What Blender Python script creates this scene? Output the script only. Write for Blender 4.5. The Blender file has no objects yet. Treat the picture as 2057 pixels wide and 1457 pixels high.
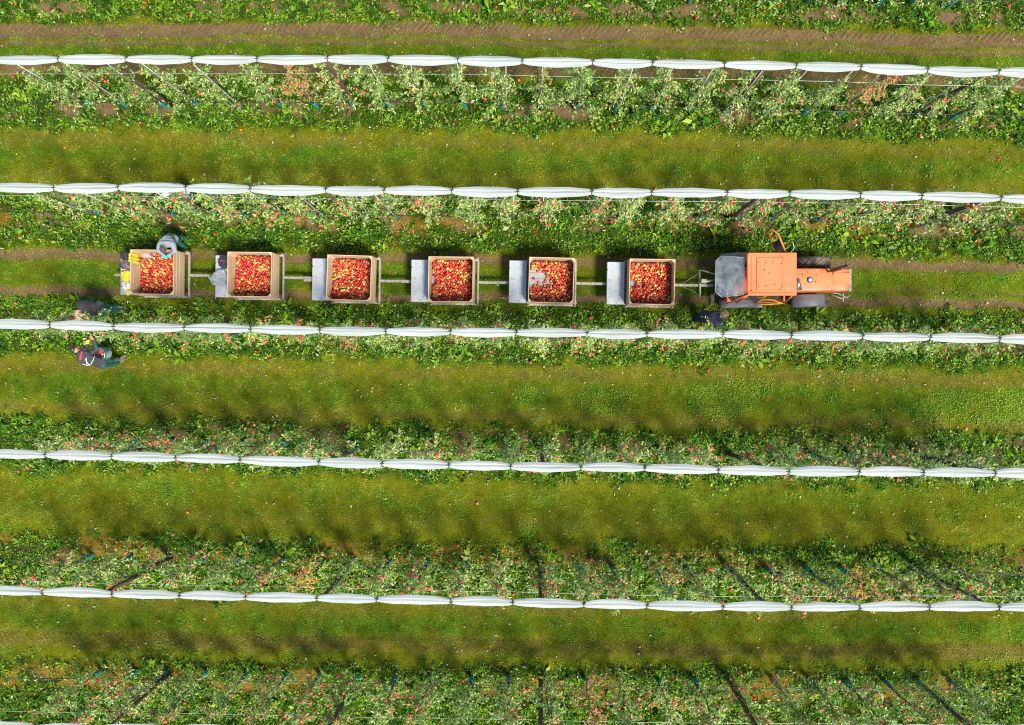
import bpy, math, random
import numpy as np
from mathutils import Vector, Matrix, Euler
R = math.radians
PI = math.pi
random.seed(7)
rng = np.random.default_rng(11)

# ------------------------------------------------------------------ camera
sc = bpy.context.scene
H = 22.0
F = 1580.0
CAMROT = Euler((R(-0.235), R(1.795), 0), 'XYZ')
cam_d = bpy.data.cameras.new('camera')
cam_d.sensor_width = 36.0
cam_d.lens = 36.0 * F / 2057.0
cam_d.clip_end = 2000
cam = bpy.data.objects.new('camera', cam_d)
cam.location = (0, 0, H)
cam.rotation_euler = CAMROT
sc.collection.objects.link(cam)
sc.camera = cam
CM = np.array(CAMROT.to_matrix())

# ------------------------------------------------------------------ light
SUN_EL = 58.0
SH = np.array([-0.66, 0.75])          # ground direction in which shadows fall
SH = SH / np.linalg.norm(SH)
w = bpy.data.worlds.new("World")
sc.world = w
w.use_nodes = True
nt = w.node_tree
nt.nodes.clear()
sky = nt.nodes.new('ShaderNodeTexSky')
sky.sky_type = 'NISHITA'
sky.sun_disc = False
sky.sun_elevation = R(SUN_EL)
# sun azimuth: direction towards the sun is -SH
sky.sun_rotation = math.atan2(-SH[0], -SH[1])
bg = nt.nodes.new('ShaderNodeBackground')
bg.inputs['Strength'].default_value = 0.13
wo = nt.nodes.new('ShaderNodeOutputWorld')
nt.links.new(sky.outputs[0], bg.inputs[0])
nt.links.new(bg.outputs[0], wo.inputs[0])
sun_d = bpy.data.lights.new('sun', 'SUN')
sun_d.energy = 4.0
sun_d.angle = R(12)
sun_d.color = (1.0, 0.93, 0.80)
sun = bpy.data.objects.new('sun', sun_d)
sun.location = (8, -10, 30)
e = R(SUN_EL)
sdir = Vector((SH[0] * math.cos(e), SH[1] * math.cos(e), -math.sin(e)))
sun.rotation_euler = sdir.to_track_quat('-Z', 'Y').to_euler()
sc.collection.objects.link(sun)
sc.view_settings.view_transform = 'Standard'
sc.view_settings.look = 'None'
sc.view_settings.gamma = 1.0
sc.view_settings.exposure = 0.85
sc.cycles.use_denoising = False
sc.cycles.max_bounces = 6
sc.cycles.transparent_max_bounces = 6
sc.cycles.filter_width = 1.1

# ------------------------------------------------------------------ helpers
def at(px, py, z=0.0):
    d = CM @ np.array([(px - 1028.5) / F, -(py - 728.5) / F, -1.0])
    t = (z - H) / d[2]
    return np.array([d[0] * t, d[1] * t, z])

def proj(X, Y, Z):
    v = np.stack([X, Y, Z - H], -1) @ CM
    return 1028.5 + F * v[..., 0] / -v[..., 2], 728.5 - F * v[..., 1] / -v[..., 2]

def hash2(ix, iy, s):
    n = (ix.astype(np.int64) * 374761393 + iy.astype(np.int64) * 668265263 + s * 982451653) & 0x7fffffff
    n = ((n ^ (n >> 13)) * 1274126177) & 0x7fffffff
    n = n ^ (n >> 16)
    return (n & 0xffff) / 65535.0

def vnoise(x, y, s=0):
    ix = np.floor(x); iy = np.floor(y)
    fx = x - ix; fy = y - iy
    fx = fx * fx * (3 - 2 * fx); fy = fy * fy * (3 - 2 * fy)
    a = hash2(ix, iy, s); b = hash2(ix + 1, iy, s); c = hash2(ix, iy + 1, s); d = hash2(ix + 1, iy + 1, s)
    return (a * (1 - fx) + b * fx) * (1 - fy) + (c * (1 - fx) + d * fx) * fy

def fbm(x, y, s=0, o=4):
    r = 0; a = 0.5; t = 0
    for k in range(o):
        r = r + a * vnoise(x * 2 ** k + 17 * k, y * 2 ** k - 9 * k, s + k); t += a; a *= 0.55
    return r / t

def sst(a, b, x):
    t = np.clip((x - a) / (b - a), 0, 1)
    return t * t * (3 - 2 * t)

def band(y, a, b, s=6.0):
    return sst(a - s, a + s, y) * (1 - sst(b - s, b + s, y))

COL = sc.collection

def tag(o, label=None, cat=None, group=None, kind=None):
    if label: o['label'] = label
    if cat: o['category'] = cat
    if group: o['group'] = group
    if kind: o['kind'] = kind
    return o

def empty(name, loc, rz=0.0):
    o = bpy.data.objects.new(name, None)
    o.location = tuple(loc); o.rotation_euler = (0, 0, rz)
    o.empty_display_size = 0.1
    COL.objects.link(o)
    return o

def link_mesh(name, me, mat, parent=None):
    o = bpy.data.objects.new(name, me)
    if mat:
        me.materials.clear(); me.materials.append(mat)
    COL.objects.link(o)
    if parent is not None: o.parent = parent
    return o

def copy_obj(o, parent=None):
    c = o.copy()
    COL.objects.link(c)
    c.parent = parent
    return c

def copy_tree(o, parent=None):
    c = copy_obj(o, parent)
    for ch in list(o.children):
        copy_tree(ch, c)
    return c

def np_mesh(name, verts, faces, cols=None, smooth=False):
    """verts (n,3), faces (m,k) all the same k, optional face colour (m,3)"""
    me = bpy.data.meshes.new(name)
    n = len(verts); m, k = faces.shape
    me.vertices.add(n); me.vertices.foreach_set('co', verts.astype(np.float32).ravel())
    me.loops.add(m * k); me.loops.foreach_set('vertex_index', faces.astype(np.int32).ravel())
    me.polygons.add(m)
    me.polygons.foreach_set('loop_start', np.arange(0, m * k, k, dtype=np.int32))
    me.polygons.foreach_set('loop_total', np.full(m, k, np.int32))
    if smooth: me.polygons.foreach_set('use_smooth', np.ones(m, bool))
    me.update(calc_edges=True)
    if cols is not None:
        a = me.attributes.new('Col', 'FLOAT_COLOR', 'FACE')
        c = np.ones((m, 4), np.float32); c[:, :3] = cols
        a.data.foreach_set('color', c.ravel())
    return me

class MB:
    def __init__(s):
        s.v = []; s.f = []; s.sm = []
    def add(s, vs, fs, smooth=False, M=None):
        b = len(s.v)
        for p in vs:
            p = Vector(p)
            if M is not None: p = M @ p
            s.v.append(tuple(p))
        for f in fs:
            s.f.append(tuple(b + i for i in f)); s.sm.append(smooth)
        return s
    def box(s, c, d, rot=None, bev=0.0, M=None):
        x, y, z = d[0] / 2, d[1] / 2, d[2] / 2
        if bev > 0:
            b = min(bev, x * .9, y * .9, z * .9)
            vs = []
            for sx in (-1, 1):
                for sy in (-1, 1):
                    for sz in (-1, 1):
                        vs += [(sx * (x - b), sy * (y - b), sz * z), (sx * (x - b), sy * y, sz * (z - b)), (sx * x, sy * (y - b), sz * (z - b))]
            def ix(sx, sy, sz, k): return (((sx > 0) * 2 + (sy > 0)) * 2 + (sz > 0)) * 3 + k
            fs = []
            for sz in (-1, 1):
                q = [ix(-1, -1, sz, 0), ix(1, -1, sz, 0), ix(1, 1, sz, 0), ix(-1, 1, sz, 0)]
                fs.append(q if sz > 0 else q[::-1])
            for sy in (-1, 1):
                q = [ix(-1, sy, -1, 1), ix(1, sy, -1, 1), ix(1, sy, 1, 1), ix(-1, sy, 1, 1)]
                fs.append(q if sy < 0 else q[::-1])
            for sx in (-1, 1):
                q = [ix(sx, -1, -1, 2), ix(sx, 1, -1, 2), ix(sx, 1, 1, 2), ix(sx, -1, 1, 2)]
                fs.append(q if sx > 0 else q[::-1])
            for a_ in (-1, 1):
                for b_ in (-1, 1):
                    fs.append([ix(-1, a_, b_, 0), ix(1, a_, b_, 0), ix(1, a_, b_, 1), ix(-1, a_, b_, 1)][::(1 if a_ * b_ < 0 else -1)])
                    fs.append([ix(a_, -1, b_, 0), ix(a_, 1, b_, 0), ix(a_, 1, b_, 2), ix(a_, -1, b_, 2)][::(1 if a_ * b_ > 0 else -1)])
                    fs.append([ix(a_, b_, -1, 1), ix(a_, b_, 1, 1), ix(a_, b_, 1, 2), ix(a_, b_, -1, 2)][::(1 if a_ * b_ > 0 else -1)])
            for sx in (-1, 1):
                for sy in (-1, 1):
                    for sz in (-1, 1):
                        q = [ix(sx, sy, sz, 0), ix(sx, sy, sz, 1), ix(sx, sy, sz, 2)]
                        fs.append(q if sx * sy * sz < 0 else q[::-1])
        else:
            vs = [(-x, -y, -z), (x, -y, -z), (x, y, -z), (-x, y, -z), (-x, -y, z), (x, -y, z), (x, y, z), (-x, y, z)]
            fs = [(0, 3, 2, 1), (4, 5, 6, 7), (0, 1, 5, 4), (1, 2, 6, 5), (2, 3, 7, 6), (3, 0, 4, 7)]
        T = Matrix.Translation(Vector(c))
        if rot is not None: T = T @ Euler(rot).to_matrix().to_4x4()
        if M is not None: T = M @ T
        return s.add(vs, fs, False, T)
    def prism(s, poly, z0, z1):
        n = len(poly)
        vs = [(p[0], p[1], z0) for p in poly] + [(p[0], p[1], z1) for p in poly]
        fs = [tuple(range(n))[::-1], tuple(range(n, 2 * n))]
        for i in range(n):
            j = (i + 1) % n
            fs.append((i, j, n + j, n + i))
        return s.add(vs, fs)
    def tube(s, pts, rad, seg=8, caps=True, smooth=True):
        pts = [Vector(p) for p in pts]
        if not hasattr(rad, '__len__'): rad = [rad] * len(pts)
        vs = []; up = None
        n = len(pts)
        for i, p in enumerate(pts):
            t = (pts[min(i + 1, n - 1)] - pts[max(i - 1, 0)])
            if t.length < 1e-9: t = Vector((0, 0, 1))
            t.normalize()
            if up is None:
                up = Vector((0, 0, 1)) if abs(t.z) < .9 else Vector((1, 0, 0))
            a = t.cross(up)
            if a.length < 1e-6: a = t.orthogonal()
            a.normalize(); b = a.cross(t).normalized(); up = b
            for k in range(seg):
                an = 2 * PI * k / seg
                vs.append(p + a * math.cos(an) * rad[i] + b * math.sin(an) * rad[i])
        fs = []
        for i in range(n - 1):
            for k in range(seg):
                k2 = (k + 1) % seg
                fs.append((i * seg + k, i * seg + k2, (i + 1) * seg + k2, (i + 1) * seg + k))
        s.add(vs, fs, smooth)
        if caps:
            b = len(s.v) - len(vs)
            s.f.append(tuple(b + k for k in range(seg))[::-1]); s.sm.append(False)
            s.f.append(tuple(b + (n - 1) * seg + k for k in range(seg))); s.sm.append(False)
        return s
    def capsule(s, a, b, ra, rb, seg=14, sq=None):
        """rounded tapered limb"""
        a = Vector(a); b = Vector(b); t = (b - a)
        L = t.length; t = t / L if L > 1e-6 else Vector((0, 0, 1))
        pts = []; rad = []
        for q in (-.98, -.8, -.5, -.2): pts.append(a + t * ra * q); rad.append(ra * math.sqrt(max(1 - q * q, .01)))
        for q in (0, .33, .66, 1): pts.append(a.lerp(b, q)); rad.append(ra + (rb - ra) * q)
        for q in (.2, .5, .8, .98): pts.append(b + t * rb * q); rad.append(rb * math.sqrt(max(1 - q * q, .01)))
        return s.tube(pts, rad, seg)
    def ellipsoid(s, c, r, M=None, nu=16, nv=10):
        vs = []; fs = []
        for j in range(nv + 1):
            ph = PI * j / nv
            for i in range(nu):
                th = 2 * PI * i / nu
                vs.append((r[0] * math.sin(ph) * math.cos(th), r[1] * math.sin(ph) * math.sin(th), r[2] * math.cos(ph)))
        for j in range(nv):
            for i in range(nu):
                i2 = (i + 1) % nu
                fs.append((j * nu + i, (j + 1) * nu + i, (j + 1) * nu + i2, j * nu + i2))
        T = Matrix.Translation(Vector(c))
        if M is not None: T = T @ M.to_4x4()
        return s.add(vs, fs, True, T)
    def lathe(s, prof, seg=24, M=None, caps=True):
        """profile of (radius, z) turned about local z"""
        vs = []; fs = []
        for r, z in prof:
            for k in range(seg):
                an = 2 * PI * k / seg
                vs.append((r * math.cos(an), r * math.sin(an), z))
        for i in range(len(prof) - 1):
            for k in range(seg):
                k2 = (k + 1) % seg
                fs.append((i * seg + k, i * seg + k2, (i + 1) * seg + k2, (i + 1) * seg + k))
        if caps:
            fs.append(tuple(range(seg))[::-1]); b = (len(prof) - 1) * seg
            fs.append(tuple(b + k for k in range(seg)))
        return s.add(vs, fs, True, M)
    def mesh(s, name):
        me = bpy.data.meshes.new(name)
        me.from_pydata(s.v, [], s.f)
        me.polygons.foreach_set('use_smooth', s.sm)
        me.update()
        return me
    def build(s, name, mat, parent=None):
        return link_mesh(name, s.mesh(name), mat, parent)

def remeshed(mb, voxel, smooth_it=3):
    me = mb.mesh('tmp'); o = bpy.data.objects.new('tmp', me); COL.objects.link(o)
    m = o.modifiers.new('r', 'REMESH'); m.mode = 'VOXEL'; m.voxel_size = voxel; m.use_smooth_shade = True
    if smooth_it:
        s = o.modifiers.new('s', 'SMOOTH'); s.factor = .5; s.iterations = smooth_it
    dg = bpy.context.evaluated_depsgraph_get()
    ev = o.evaluated_get(dg)
    out = bpy.data.meshes.new_from_object(ev)
    bpy.data.objects.remove(o)
    out.polygons.foreach_set('use_smooth', np.ones(len(out.polygons), bool))
    return out

# ------------------------------------------------------------------ materials
def nodes(m):
    m.use_nodes = True
    t = m.node_tree
    return t, t.nodes, t.links, t.nodes['Principled BSDF']

def mat(name, col, rough=.6, metal=0.0, col2=None, scale=8.0, bump=0.0, bscale=40.0, spots=None, stretch=None, coat=0.0, spec=.5, contrast=(.35, .65)):
    m = bpy.data.materials.new(name)
    t, N, L, P = nodes(m)
    P.inputs['Base Color'].default_value = (*col, 1)
    P.inputs['Roughness'].default_value = rough
    P.inputs['Metallic'].default_value = metal
    P.inputs['Specular IOR Level'].default_value = spec
    P.inputs['Coat Weight'].default_value = coat
    tc = N.new('ShaderNodeTexCoord'); mp = N.new('ShaderNodeMapping')
    L.new(tc.outputs['Object'], mp.inputs[0])
    if stretch: mp.inputs['Scale'].default_value = stretch
    out = None
    if col2:
        nz = N.new('ShaderNodeTexNoise'); nz.inputs['Scale'].default_value = scale; nz.inputs['Detail'].default_value = 6
        L.new(mp.outputs[0], nz.inputs['Vector'])
        rp = N.new('ShaderNodeValToRGB')
        rp.color_ramp.elements[0].position = contrast[0]; rp.color_ramp.elements[1].position = contrast[1]
        rp.color_ramp.elements[0].color = (*col, 1); rp.color_ramp.elements[1].color = (*col2, 1)
        L.new(nz.outputs[0], rp.inputs[0]); out = rp.outputs[0]
        rr = N.new('ShaderNodeMapRange'); rr.inputs[3].default_value = max(rough - .12, .05); rr.inputs[4].default_value = min(rough + .12, 1)
        L.new(nz.outputs[0], rr.inputs[0]); L.new(rr.outputs[0], P.inputs['Roughness'])
    if spots:
        nz = N.new('ShaderNodeTexNoise'); nz.inputs['Scale'].default_value = spots[1]; nz.inputs['Detail'].default_value = 3
        L.new(mp.outputs[0], nz.inputs['Vector'])
        rp = N.new('ShaderNodeValToRGB')
        rp.color_ramp.elements[0].position = spots[2]; rp.color_ramp.elements[1].position = spots[2] + .03
        mx = N.new('ShaderNodeMix'); mx.data_type = 'RGBA'
        L.new(nz.outputs[0], rp.inputs[0]); L.new(rp.outputs[0], mx.inputs[0])
        if out: L.new(out, mx.inputs[6])
        else: mx.inputs[6].default_value = (*col, 1)
        mx.inputs[7].default_value = (*spots[0], 1)
        out = mx.outputs[2]
    if out: L.new(out, P.inputs['Base Color'])
    if bump:
        nz = N.new('ShaderNodeTexNoise'); nz.inputs['Scale'].default_value = bscale; nz.inputs['Detail'].default_value = 4
        L.new(mp.outputs[0], nz.inputs['Vector'])
        b = N.new('ShaderNodeBump'); b.inputs['Strength'].default_value = bump; b.inputs['Distance'].default_value = .02
        L.new(nz.outputs[0], b.inputs['Height']); L.new(b.outputs[0], P.inputs['Normal'])
    return m

def leaf_mat(name, transl=.35, rough=.45, back=None, spec=.5):
    """plant material: colour of each leaf from the mesh, some light passing through"""
    m = bpy.data.materials.new(name)
    t, N, L, P = nodes(m)
    at_ = N.new('ShaderNodeAttribute'); at_.attribute_name = 'Col'
    c = at_.outputs['Color']
    if back:
        g = N.new('ShaderNodeNewGeometry'); mx = N.new('ShaderNodeMix'); mx.data_type = 'RGBA'
        L.new(g.outputs['Backfacing'], mx.inputs[0]); L.new(c, mx.inputs[6])
        mb_ = N.new('ShaderNodeMix'); mb_.data_type = 'RGBA'; mb_.inputs[0].default_value = .4
        L.new(c, mb_.inputs[6]); mb_.inputs[7].default_value = (*back, 1)
        L.new(mb_.outputs[2], mx.inputs[7]); c = mx.outputs[2]
    L.new(c, P.inputs['Base Color'])
    P.inputs['Roughness'].default_value = rough
    P.inputs['Specular IOR Level'].default_value = spec
    if transl > 0:
        tr = N.new('ShaderNodeBsdfTranslucent'); L.new(c, tr.inputs[0])
        ms = N.new('ShaderNodeMixShader'); ms.inputs[0].default_value = transl
        L.new(P.outputs[0], ms.inputs[1]); L.new(tr.outputs[0], ms.inputs[2])
        L.new(ms.outputs[0], N['Material Output'].inputs[0])
    return m

M = {}
M['wood'] = mat('crate_wood', (.56, .40, .24), .7, col2=(.45, .31, .18), scale=2.2, stretch=(1.0, 8, 8), bump=.12, bscale=14, spots=((.30, .18, .10), 4, .70))
M['wood2'] = mat('crate_wood_across', (.56, .40, .24), .7, col2=(.45, .31, .18), scale=2.2, stretch=(8, 1.0, 8), bump=.12, bscale=14, spots=((.30, .18, .10), 4, .70))
M['wood_grey'] = mat('skid_wood', (.32, .25, .19), .8, col2=(.2, .15, .11), scale=6, bump=.3)
M['floor_board'] = mat('crate_floor_board', (.34, .32, .33), .6, col2=(.27, .25, .25), scale=7, bump=.1)
M['galv'] = mat('galvanised_steel', (.40, .43, .44), .5, .2, col2=(.31, .34, .36), scale=9, bump=.06, bscale=12, spots=((.10, .08, .05), 16, .655))
M['steel'] = mat('weathered_steel', (.40, .38, .34), .55, .3, col2=(.26, .22, .18), scale=14, bump=.2)
M['steel_dark'] = mat('dark_steel', (.06, .055, .05), .6, .2, col2=(.12, .09, .06), scale=12, bump=.2)
M['orange'] = mat('orange_paint', (.64, .175, .052), .5, col2=(.58, .135, .035), scale=1.6, spots=((.70, .30, .15), 7, .70), coat=.1)
M['orange_red'] = mat('faded_red_paint', (.55, .08, .04), .5, col2=(.62, .14, .05), scale=7)
M['pink'] = mat('red_seat_cover', (.55, .07, .06), .7, col2=(.62, .14, .13), scale=9)
M['tyre'] = mat('muddy_tyre_rubber', (.075, .062, .05), .85, col2=(.19, .15, .10), scale=9, bump=.4)
M['plastic_grey'] = mat('worn_grey_plastic', (.15, .155, .165), .5, col2=(.22, .22, .22), scale=2, stretch=(1, 5, 5))
M['black'] = mat('black_plastic', (.018, .018, .02), .45, col2=(.035, .033, .03), scale=20)
M['chrome'] = mat('bright_metal', (.6, .6, .6), .3, .9, col2=(.35, .35, .35), scale=14)
M['rust'] = mat('rusty_exhaust', (.13, .045, .025), .75, col2=(.25, .10, .06), scale=18, bump=.4)
M['post'] = mat('post_wood', (.12, .065, .04), .85, col2=(.06, .033, .02), scale=5, stretch=(9, 9, .8), bump=.5, bscale=18)
M['stake'] = mat('pale_stake', (.62, .62, .58), .5, col2=(.42, .40, .36), scale=6, stretch=(3, 3, 2))
M['wire'] = mat('galvanised_wire', (.55, .56, .55), .4, .3, col2=(.4, .42, .42), scale=20)
M['drip'] = mat('black_drip_tube', (.012, .014, .016), .4, col2=(.03, .03, .03), scale=10)
M['bark'] = mat('apple_bark', (.10, .075, .045), .85, col2=(.15, .12, .07), scale=22, bump=.5)
M['guard'] = mat('teal_mesh_guard', (.015, .17, .14), .55, col2=(.03, .27, .22), scale=30, bump=.3, bscale=80)
M['leaf'] = leaf_mat('apple_leaf', .25, .48, back=(.30, .42, .13), spec=.2)
M['weed'] = leaf_mat('weed_leaf', .35, .55, spec=.12)
M['grass'] = leaf_mat('grass_blade', .25, .9, spec=.03)

def film_mat():
    m = bpy.data.materials.new('white_rain_film')
    t, N, L, P = nodes(m)
    tc = N.new('ShaderNodeTexCoord'); mp = N.new('ShaderNodeMapping'); mp.inputs['Scale'].default_value = (.8, 9, 9)
    L.new(tc.outputs['Object'], mp.inputs[0])
    nz = N.new('ShaderNodeTexNoise'); nz.inputs['Scale'].default_value = 1.0; nz.inputs['Detail'].default_value = 5
    L.new(mp.outputs[0], nz.inputs['Vector'])
    rp = N.new('ShaderNodeValToRGB')
    rp.color_ramp.elements[0].position = .3; rp.color_ramp.elements[1].position = .62
    rp.color_ramp.elements[0].color = (.33, .365, .35, 1); rp.color_ramp.elements[1].color = (.42, .455, .43, 1)
    L.new(nz.outputs[0], rp.inputs[0]); L.new(rp.outputs[0], P.inputs['Base Color'])
    P.inputs['Roughness'].default_value = .75; P.inputs['Specular IOR Level'].default_value = .15
    b = N.new('ShaderNodeBump'); b.inputs['Strength'].default_value = .3; b.inputs['Distance'].default_value = .02
    L.new(nz.outputs[0], b.inputs['Height']); L.new(b.outputs[0], P.inputs['Normal'])
    tr = N.new('ShaderNodeBsdfTranslucent'); L.new(rp.outputs[0], tr.inputs[0])
    ms = N.new('ShaderNodeMixShader'); ms.inputs[0].default_value = .15
    L.new(P.outputs[0], ms.inputs[1]); L.new(tr.outputs[0], ms.inputs[2]); L.new(ms.outputs[0], N['Material Output'].inputs[0])
    return m
M['film'] = film_mat()

def glass_mat():
    m = bpy.data.materials.new('scratched_tinted_glass')
    t, N, L, P = nodes(m)
    P.inputs['Base Color'].default_value = (.30, .36, .40, 1)
    P.inputs['Roughness'].default_value = .35
    tr = N.new('ShaderNodeBsdfTransparent'); tr.inputs[0].default_value = (.80, .83, .85, 1)
    tc = N.new('ShaderNodeTexCoord'); nz = N.new('ShaderNodeTexNoise'); nz.inputs['Scale'].default_value = 7; nz.inputs['Detail'].default_value = 8
    L.new(tc.outputs['Object'], nz.inputs['Vector'])
    mr = N.new('ShaderNodeMapRange'); mr.inputs[1].default_value = .3; mr.inputs[2].default_value = .7; mr.inputs[3].default_value = .12; mr.inputs[4].default_value = .36
    L.new(nz.outputs[0], mr.inputs[0])
    ms = N.new('ShaderNodeMixShader'); L.new(mr.outputs[0], ms.inputs[0])
    L.new(tr.outputs[0], ms.inputs[1]); L.new(P.outputs[0], ms.inputs[2]); L.new(ms.outputs[0], N['Material Output'].inputs[0])
    return m
M['glass'] = glass_mat()

def apple_mat(name, attr=False, red=False):
    """red cheek running into yellow green round the calyx; how red differs from apple to apple"""
    m = bpy.data.materials.new(name)
    t, N, L, P = nodes(m)
    if attr:
        a = N.new('ShaderNodeAttribute'); a.attribute_name = 'Col'
        L.new(a.outputs['Color'], P.inputs['Base Color'])
    else:
        oi = N.new('ShaderNodeObjectInfo'); tc = N.new('ShaderNodeTexCoord')
        sx = N.new('ShaderNodeSeparateXYZ'); L.new(tc.outputs['Object'], sx.inputs[0])
        nz = N.new('ShaderNodeTexNoise'); nz.inputs['Scale'].default_value = 40; L.new(tc.outputs['Object'], nz.inputs['Vector'])
        m1 = N.new('ShaderNodeMath'); m1.operation = 'MULTIPLY_ADD'; m1.inputs[1].default_value = 13.0; L.new(sx.outputs[2], m1.inputs[0]); L.new(oi.outputs['Random'], m1.inputs[2])
        m2 = N.new('ShaderNodeMath'); m2.operation = 'MULTIPLY_ADD'; m2.inputs[1].default_value = .5; L.new(nz.outputs[0], m2.inputs[0]); L.new(m1.outputs[0], m2.inputs[2])
        rp = N.new('ShaderNodeValToRGB'); cr = rp.color_ramp
        cr.elements[0].position = .0; cr.elements[0].color = (.42, .008, .02, 1)
        cr.elements[1].position = 1.0; cr.elements[1].color = (.66, .56, .13, 1)
        e_ = cr.elements.new(.62); e_.color = (.60, .035, .02, 1)
        e_ = cr.elements.new(.80); e_.color = (.64, .24, .07, 1)
        mr = N.new('ShaderNodeMapRange'); mr.inputs[1].default_value = -.2; mr.inputs[2].default_value = 2.3 if red else 1.5
        if red: cr.elements[0].color = (.42, .006, .022, 1); cr.elements[1].color = (.62, .10, .06, 1)
        L.new(m2.outputs[0], mr.inputs[0]); L.new(mr.outputs[0], rp.inputs[0]); L.new(rp.outputs[0], P.inputs['Base Color'])
    P.inputs['Roughness'].default_value = .32
    return m
M['apple'] = apple_mat('apple_skin')
M['apple_red'] = apple_mat('apple_skin_red', red=True)
M['apple_mix'] = apple_mat('apple_skin_mixed', True)

# ------------------------------------------------------------------ rows (photo points of the cover ties, height 3.5 m)
ZC = 3.5
ROWS = {
 1: [(-20,120),(118,119),(254,118.5),(386,119),(517,119),(658,118.5),(780,119),(920,121),(1049,123),(1191,125),(1311,127),(1455,130),(1599,132.5),(1729,135),(1863,140.5),(2006,144)],
 2: [(-25,376),(109,378),(238,377),(374,378),(503,380),(655,382),(772,383),(908,384),(1040,385.6),(1189,386),(1309,387),(1460,388),(1586,389),(1728,391.5),(1851,394),(2010,398)],
 3: [(-35,650),(101,653),(229,656.5),(371,658.5),(504,661),(643,664),(775,665.5),(905,667),(1037,668.5),(1179,669.5),(1299,671.3),(1452,672),(1589,674.5),(1732,676),(1868,678),(2007,681)],
 4: [(-45,911),(92,914),(225,917),(354,920),(483,924),(641,929),(768,932),(902,935),(1026,937),(1167,939),(1295,941),(1443,945),(1584,948),(1725,948.5),(1854,949.5),(1998,951)],
 5: [(-50,1186),(86,1189.6),(226,1193.5),(361,1196.5),(494,1200),(637,1202),(757,1204.5),(906,1208),(1030,1210),(1173,1214.5),(1300,1216.5),(1452,1219.5),(1589,1220.5),(1726,1220),(1866,1219.5),(2006,1220)],
 6: [(-60,1460),(72,1462),(190,1464.5),(343,1466),(480,1469),(620,1472),(755,1474),(893,1477),(1030,1479),(1170,1482),(1300,1485),(1445,1487),(1583,1488),(1725,1489),(1866,1490),(2006,1491)],
}
RW = {}
for r, pts in ROWS.items():
    p = np.array([at(a, b, ZC) for a, b in pts])
    d = p[1] - p[0]; first = p[0] - np.array([1.6, 0, 0]) - np.array([0, d[1], 0])
    last = [p[-1] + np.array([1.6 * k, (p[-1][1] - p[-2][1]) * k, 0]) for k in (1, 2)]
    RW[r] = np.vstack([[first], p, last])
# row 0 lies just outside the top of the frame, row 7 outside the bottom
RW[0] = RW[1] + np.array([0, 3.06, 0])
RW[7] = RW[6] - np.array([0, 3.2, 0])
REFY = [0, 218, 439, 676, 901, 1132, 1355, 1580]
def row_y(r, X):
    p = RW[r]
    return np.interp(X, p[:, 0], p[:, 1])
def refy(X, Y):
    """position across the rows: 0 at the row on the top edge, then REFY at each row line"""
    ys = np.stack([row_y(r, X) for r in range(8)], 0)
    out = np.full(np.shape(X), np.nan)
    out = REFY[0] - (Y - ys[0]) * 71.8
    for r in range(7):
        t = (ys[r] - Y) / (ys[r] - ys[r + 1])
        m = (Y <= ys[r])
        out = np.where(m, REFY[r] + t * (REFY[r + 1] - REFY[r]), out)
    m = Y <= ys[7]
    return np.where(m, REFY[7] + (ys[7] - Y) * 71.8, out)

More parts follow.
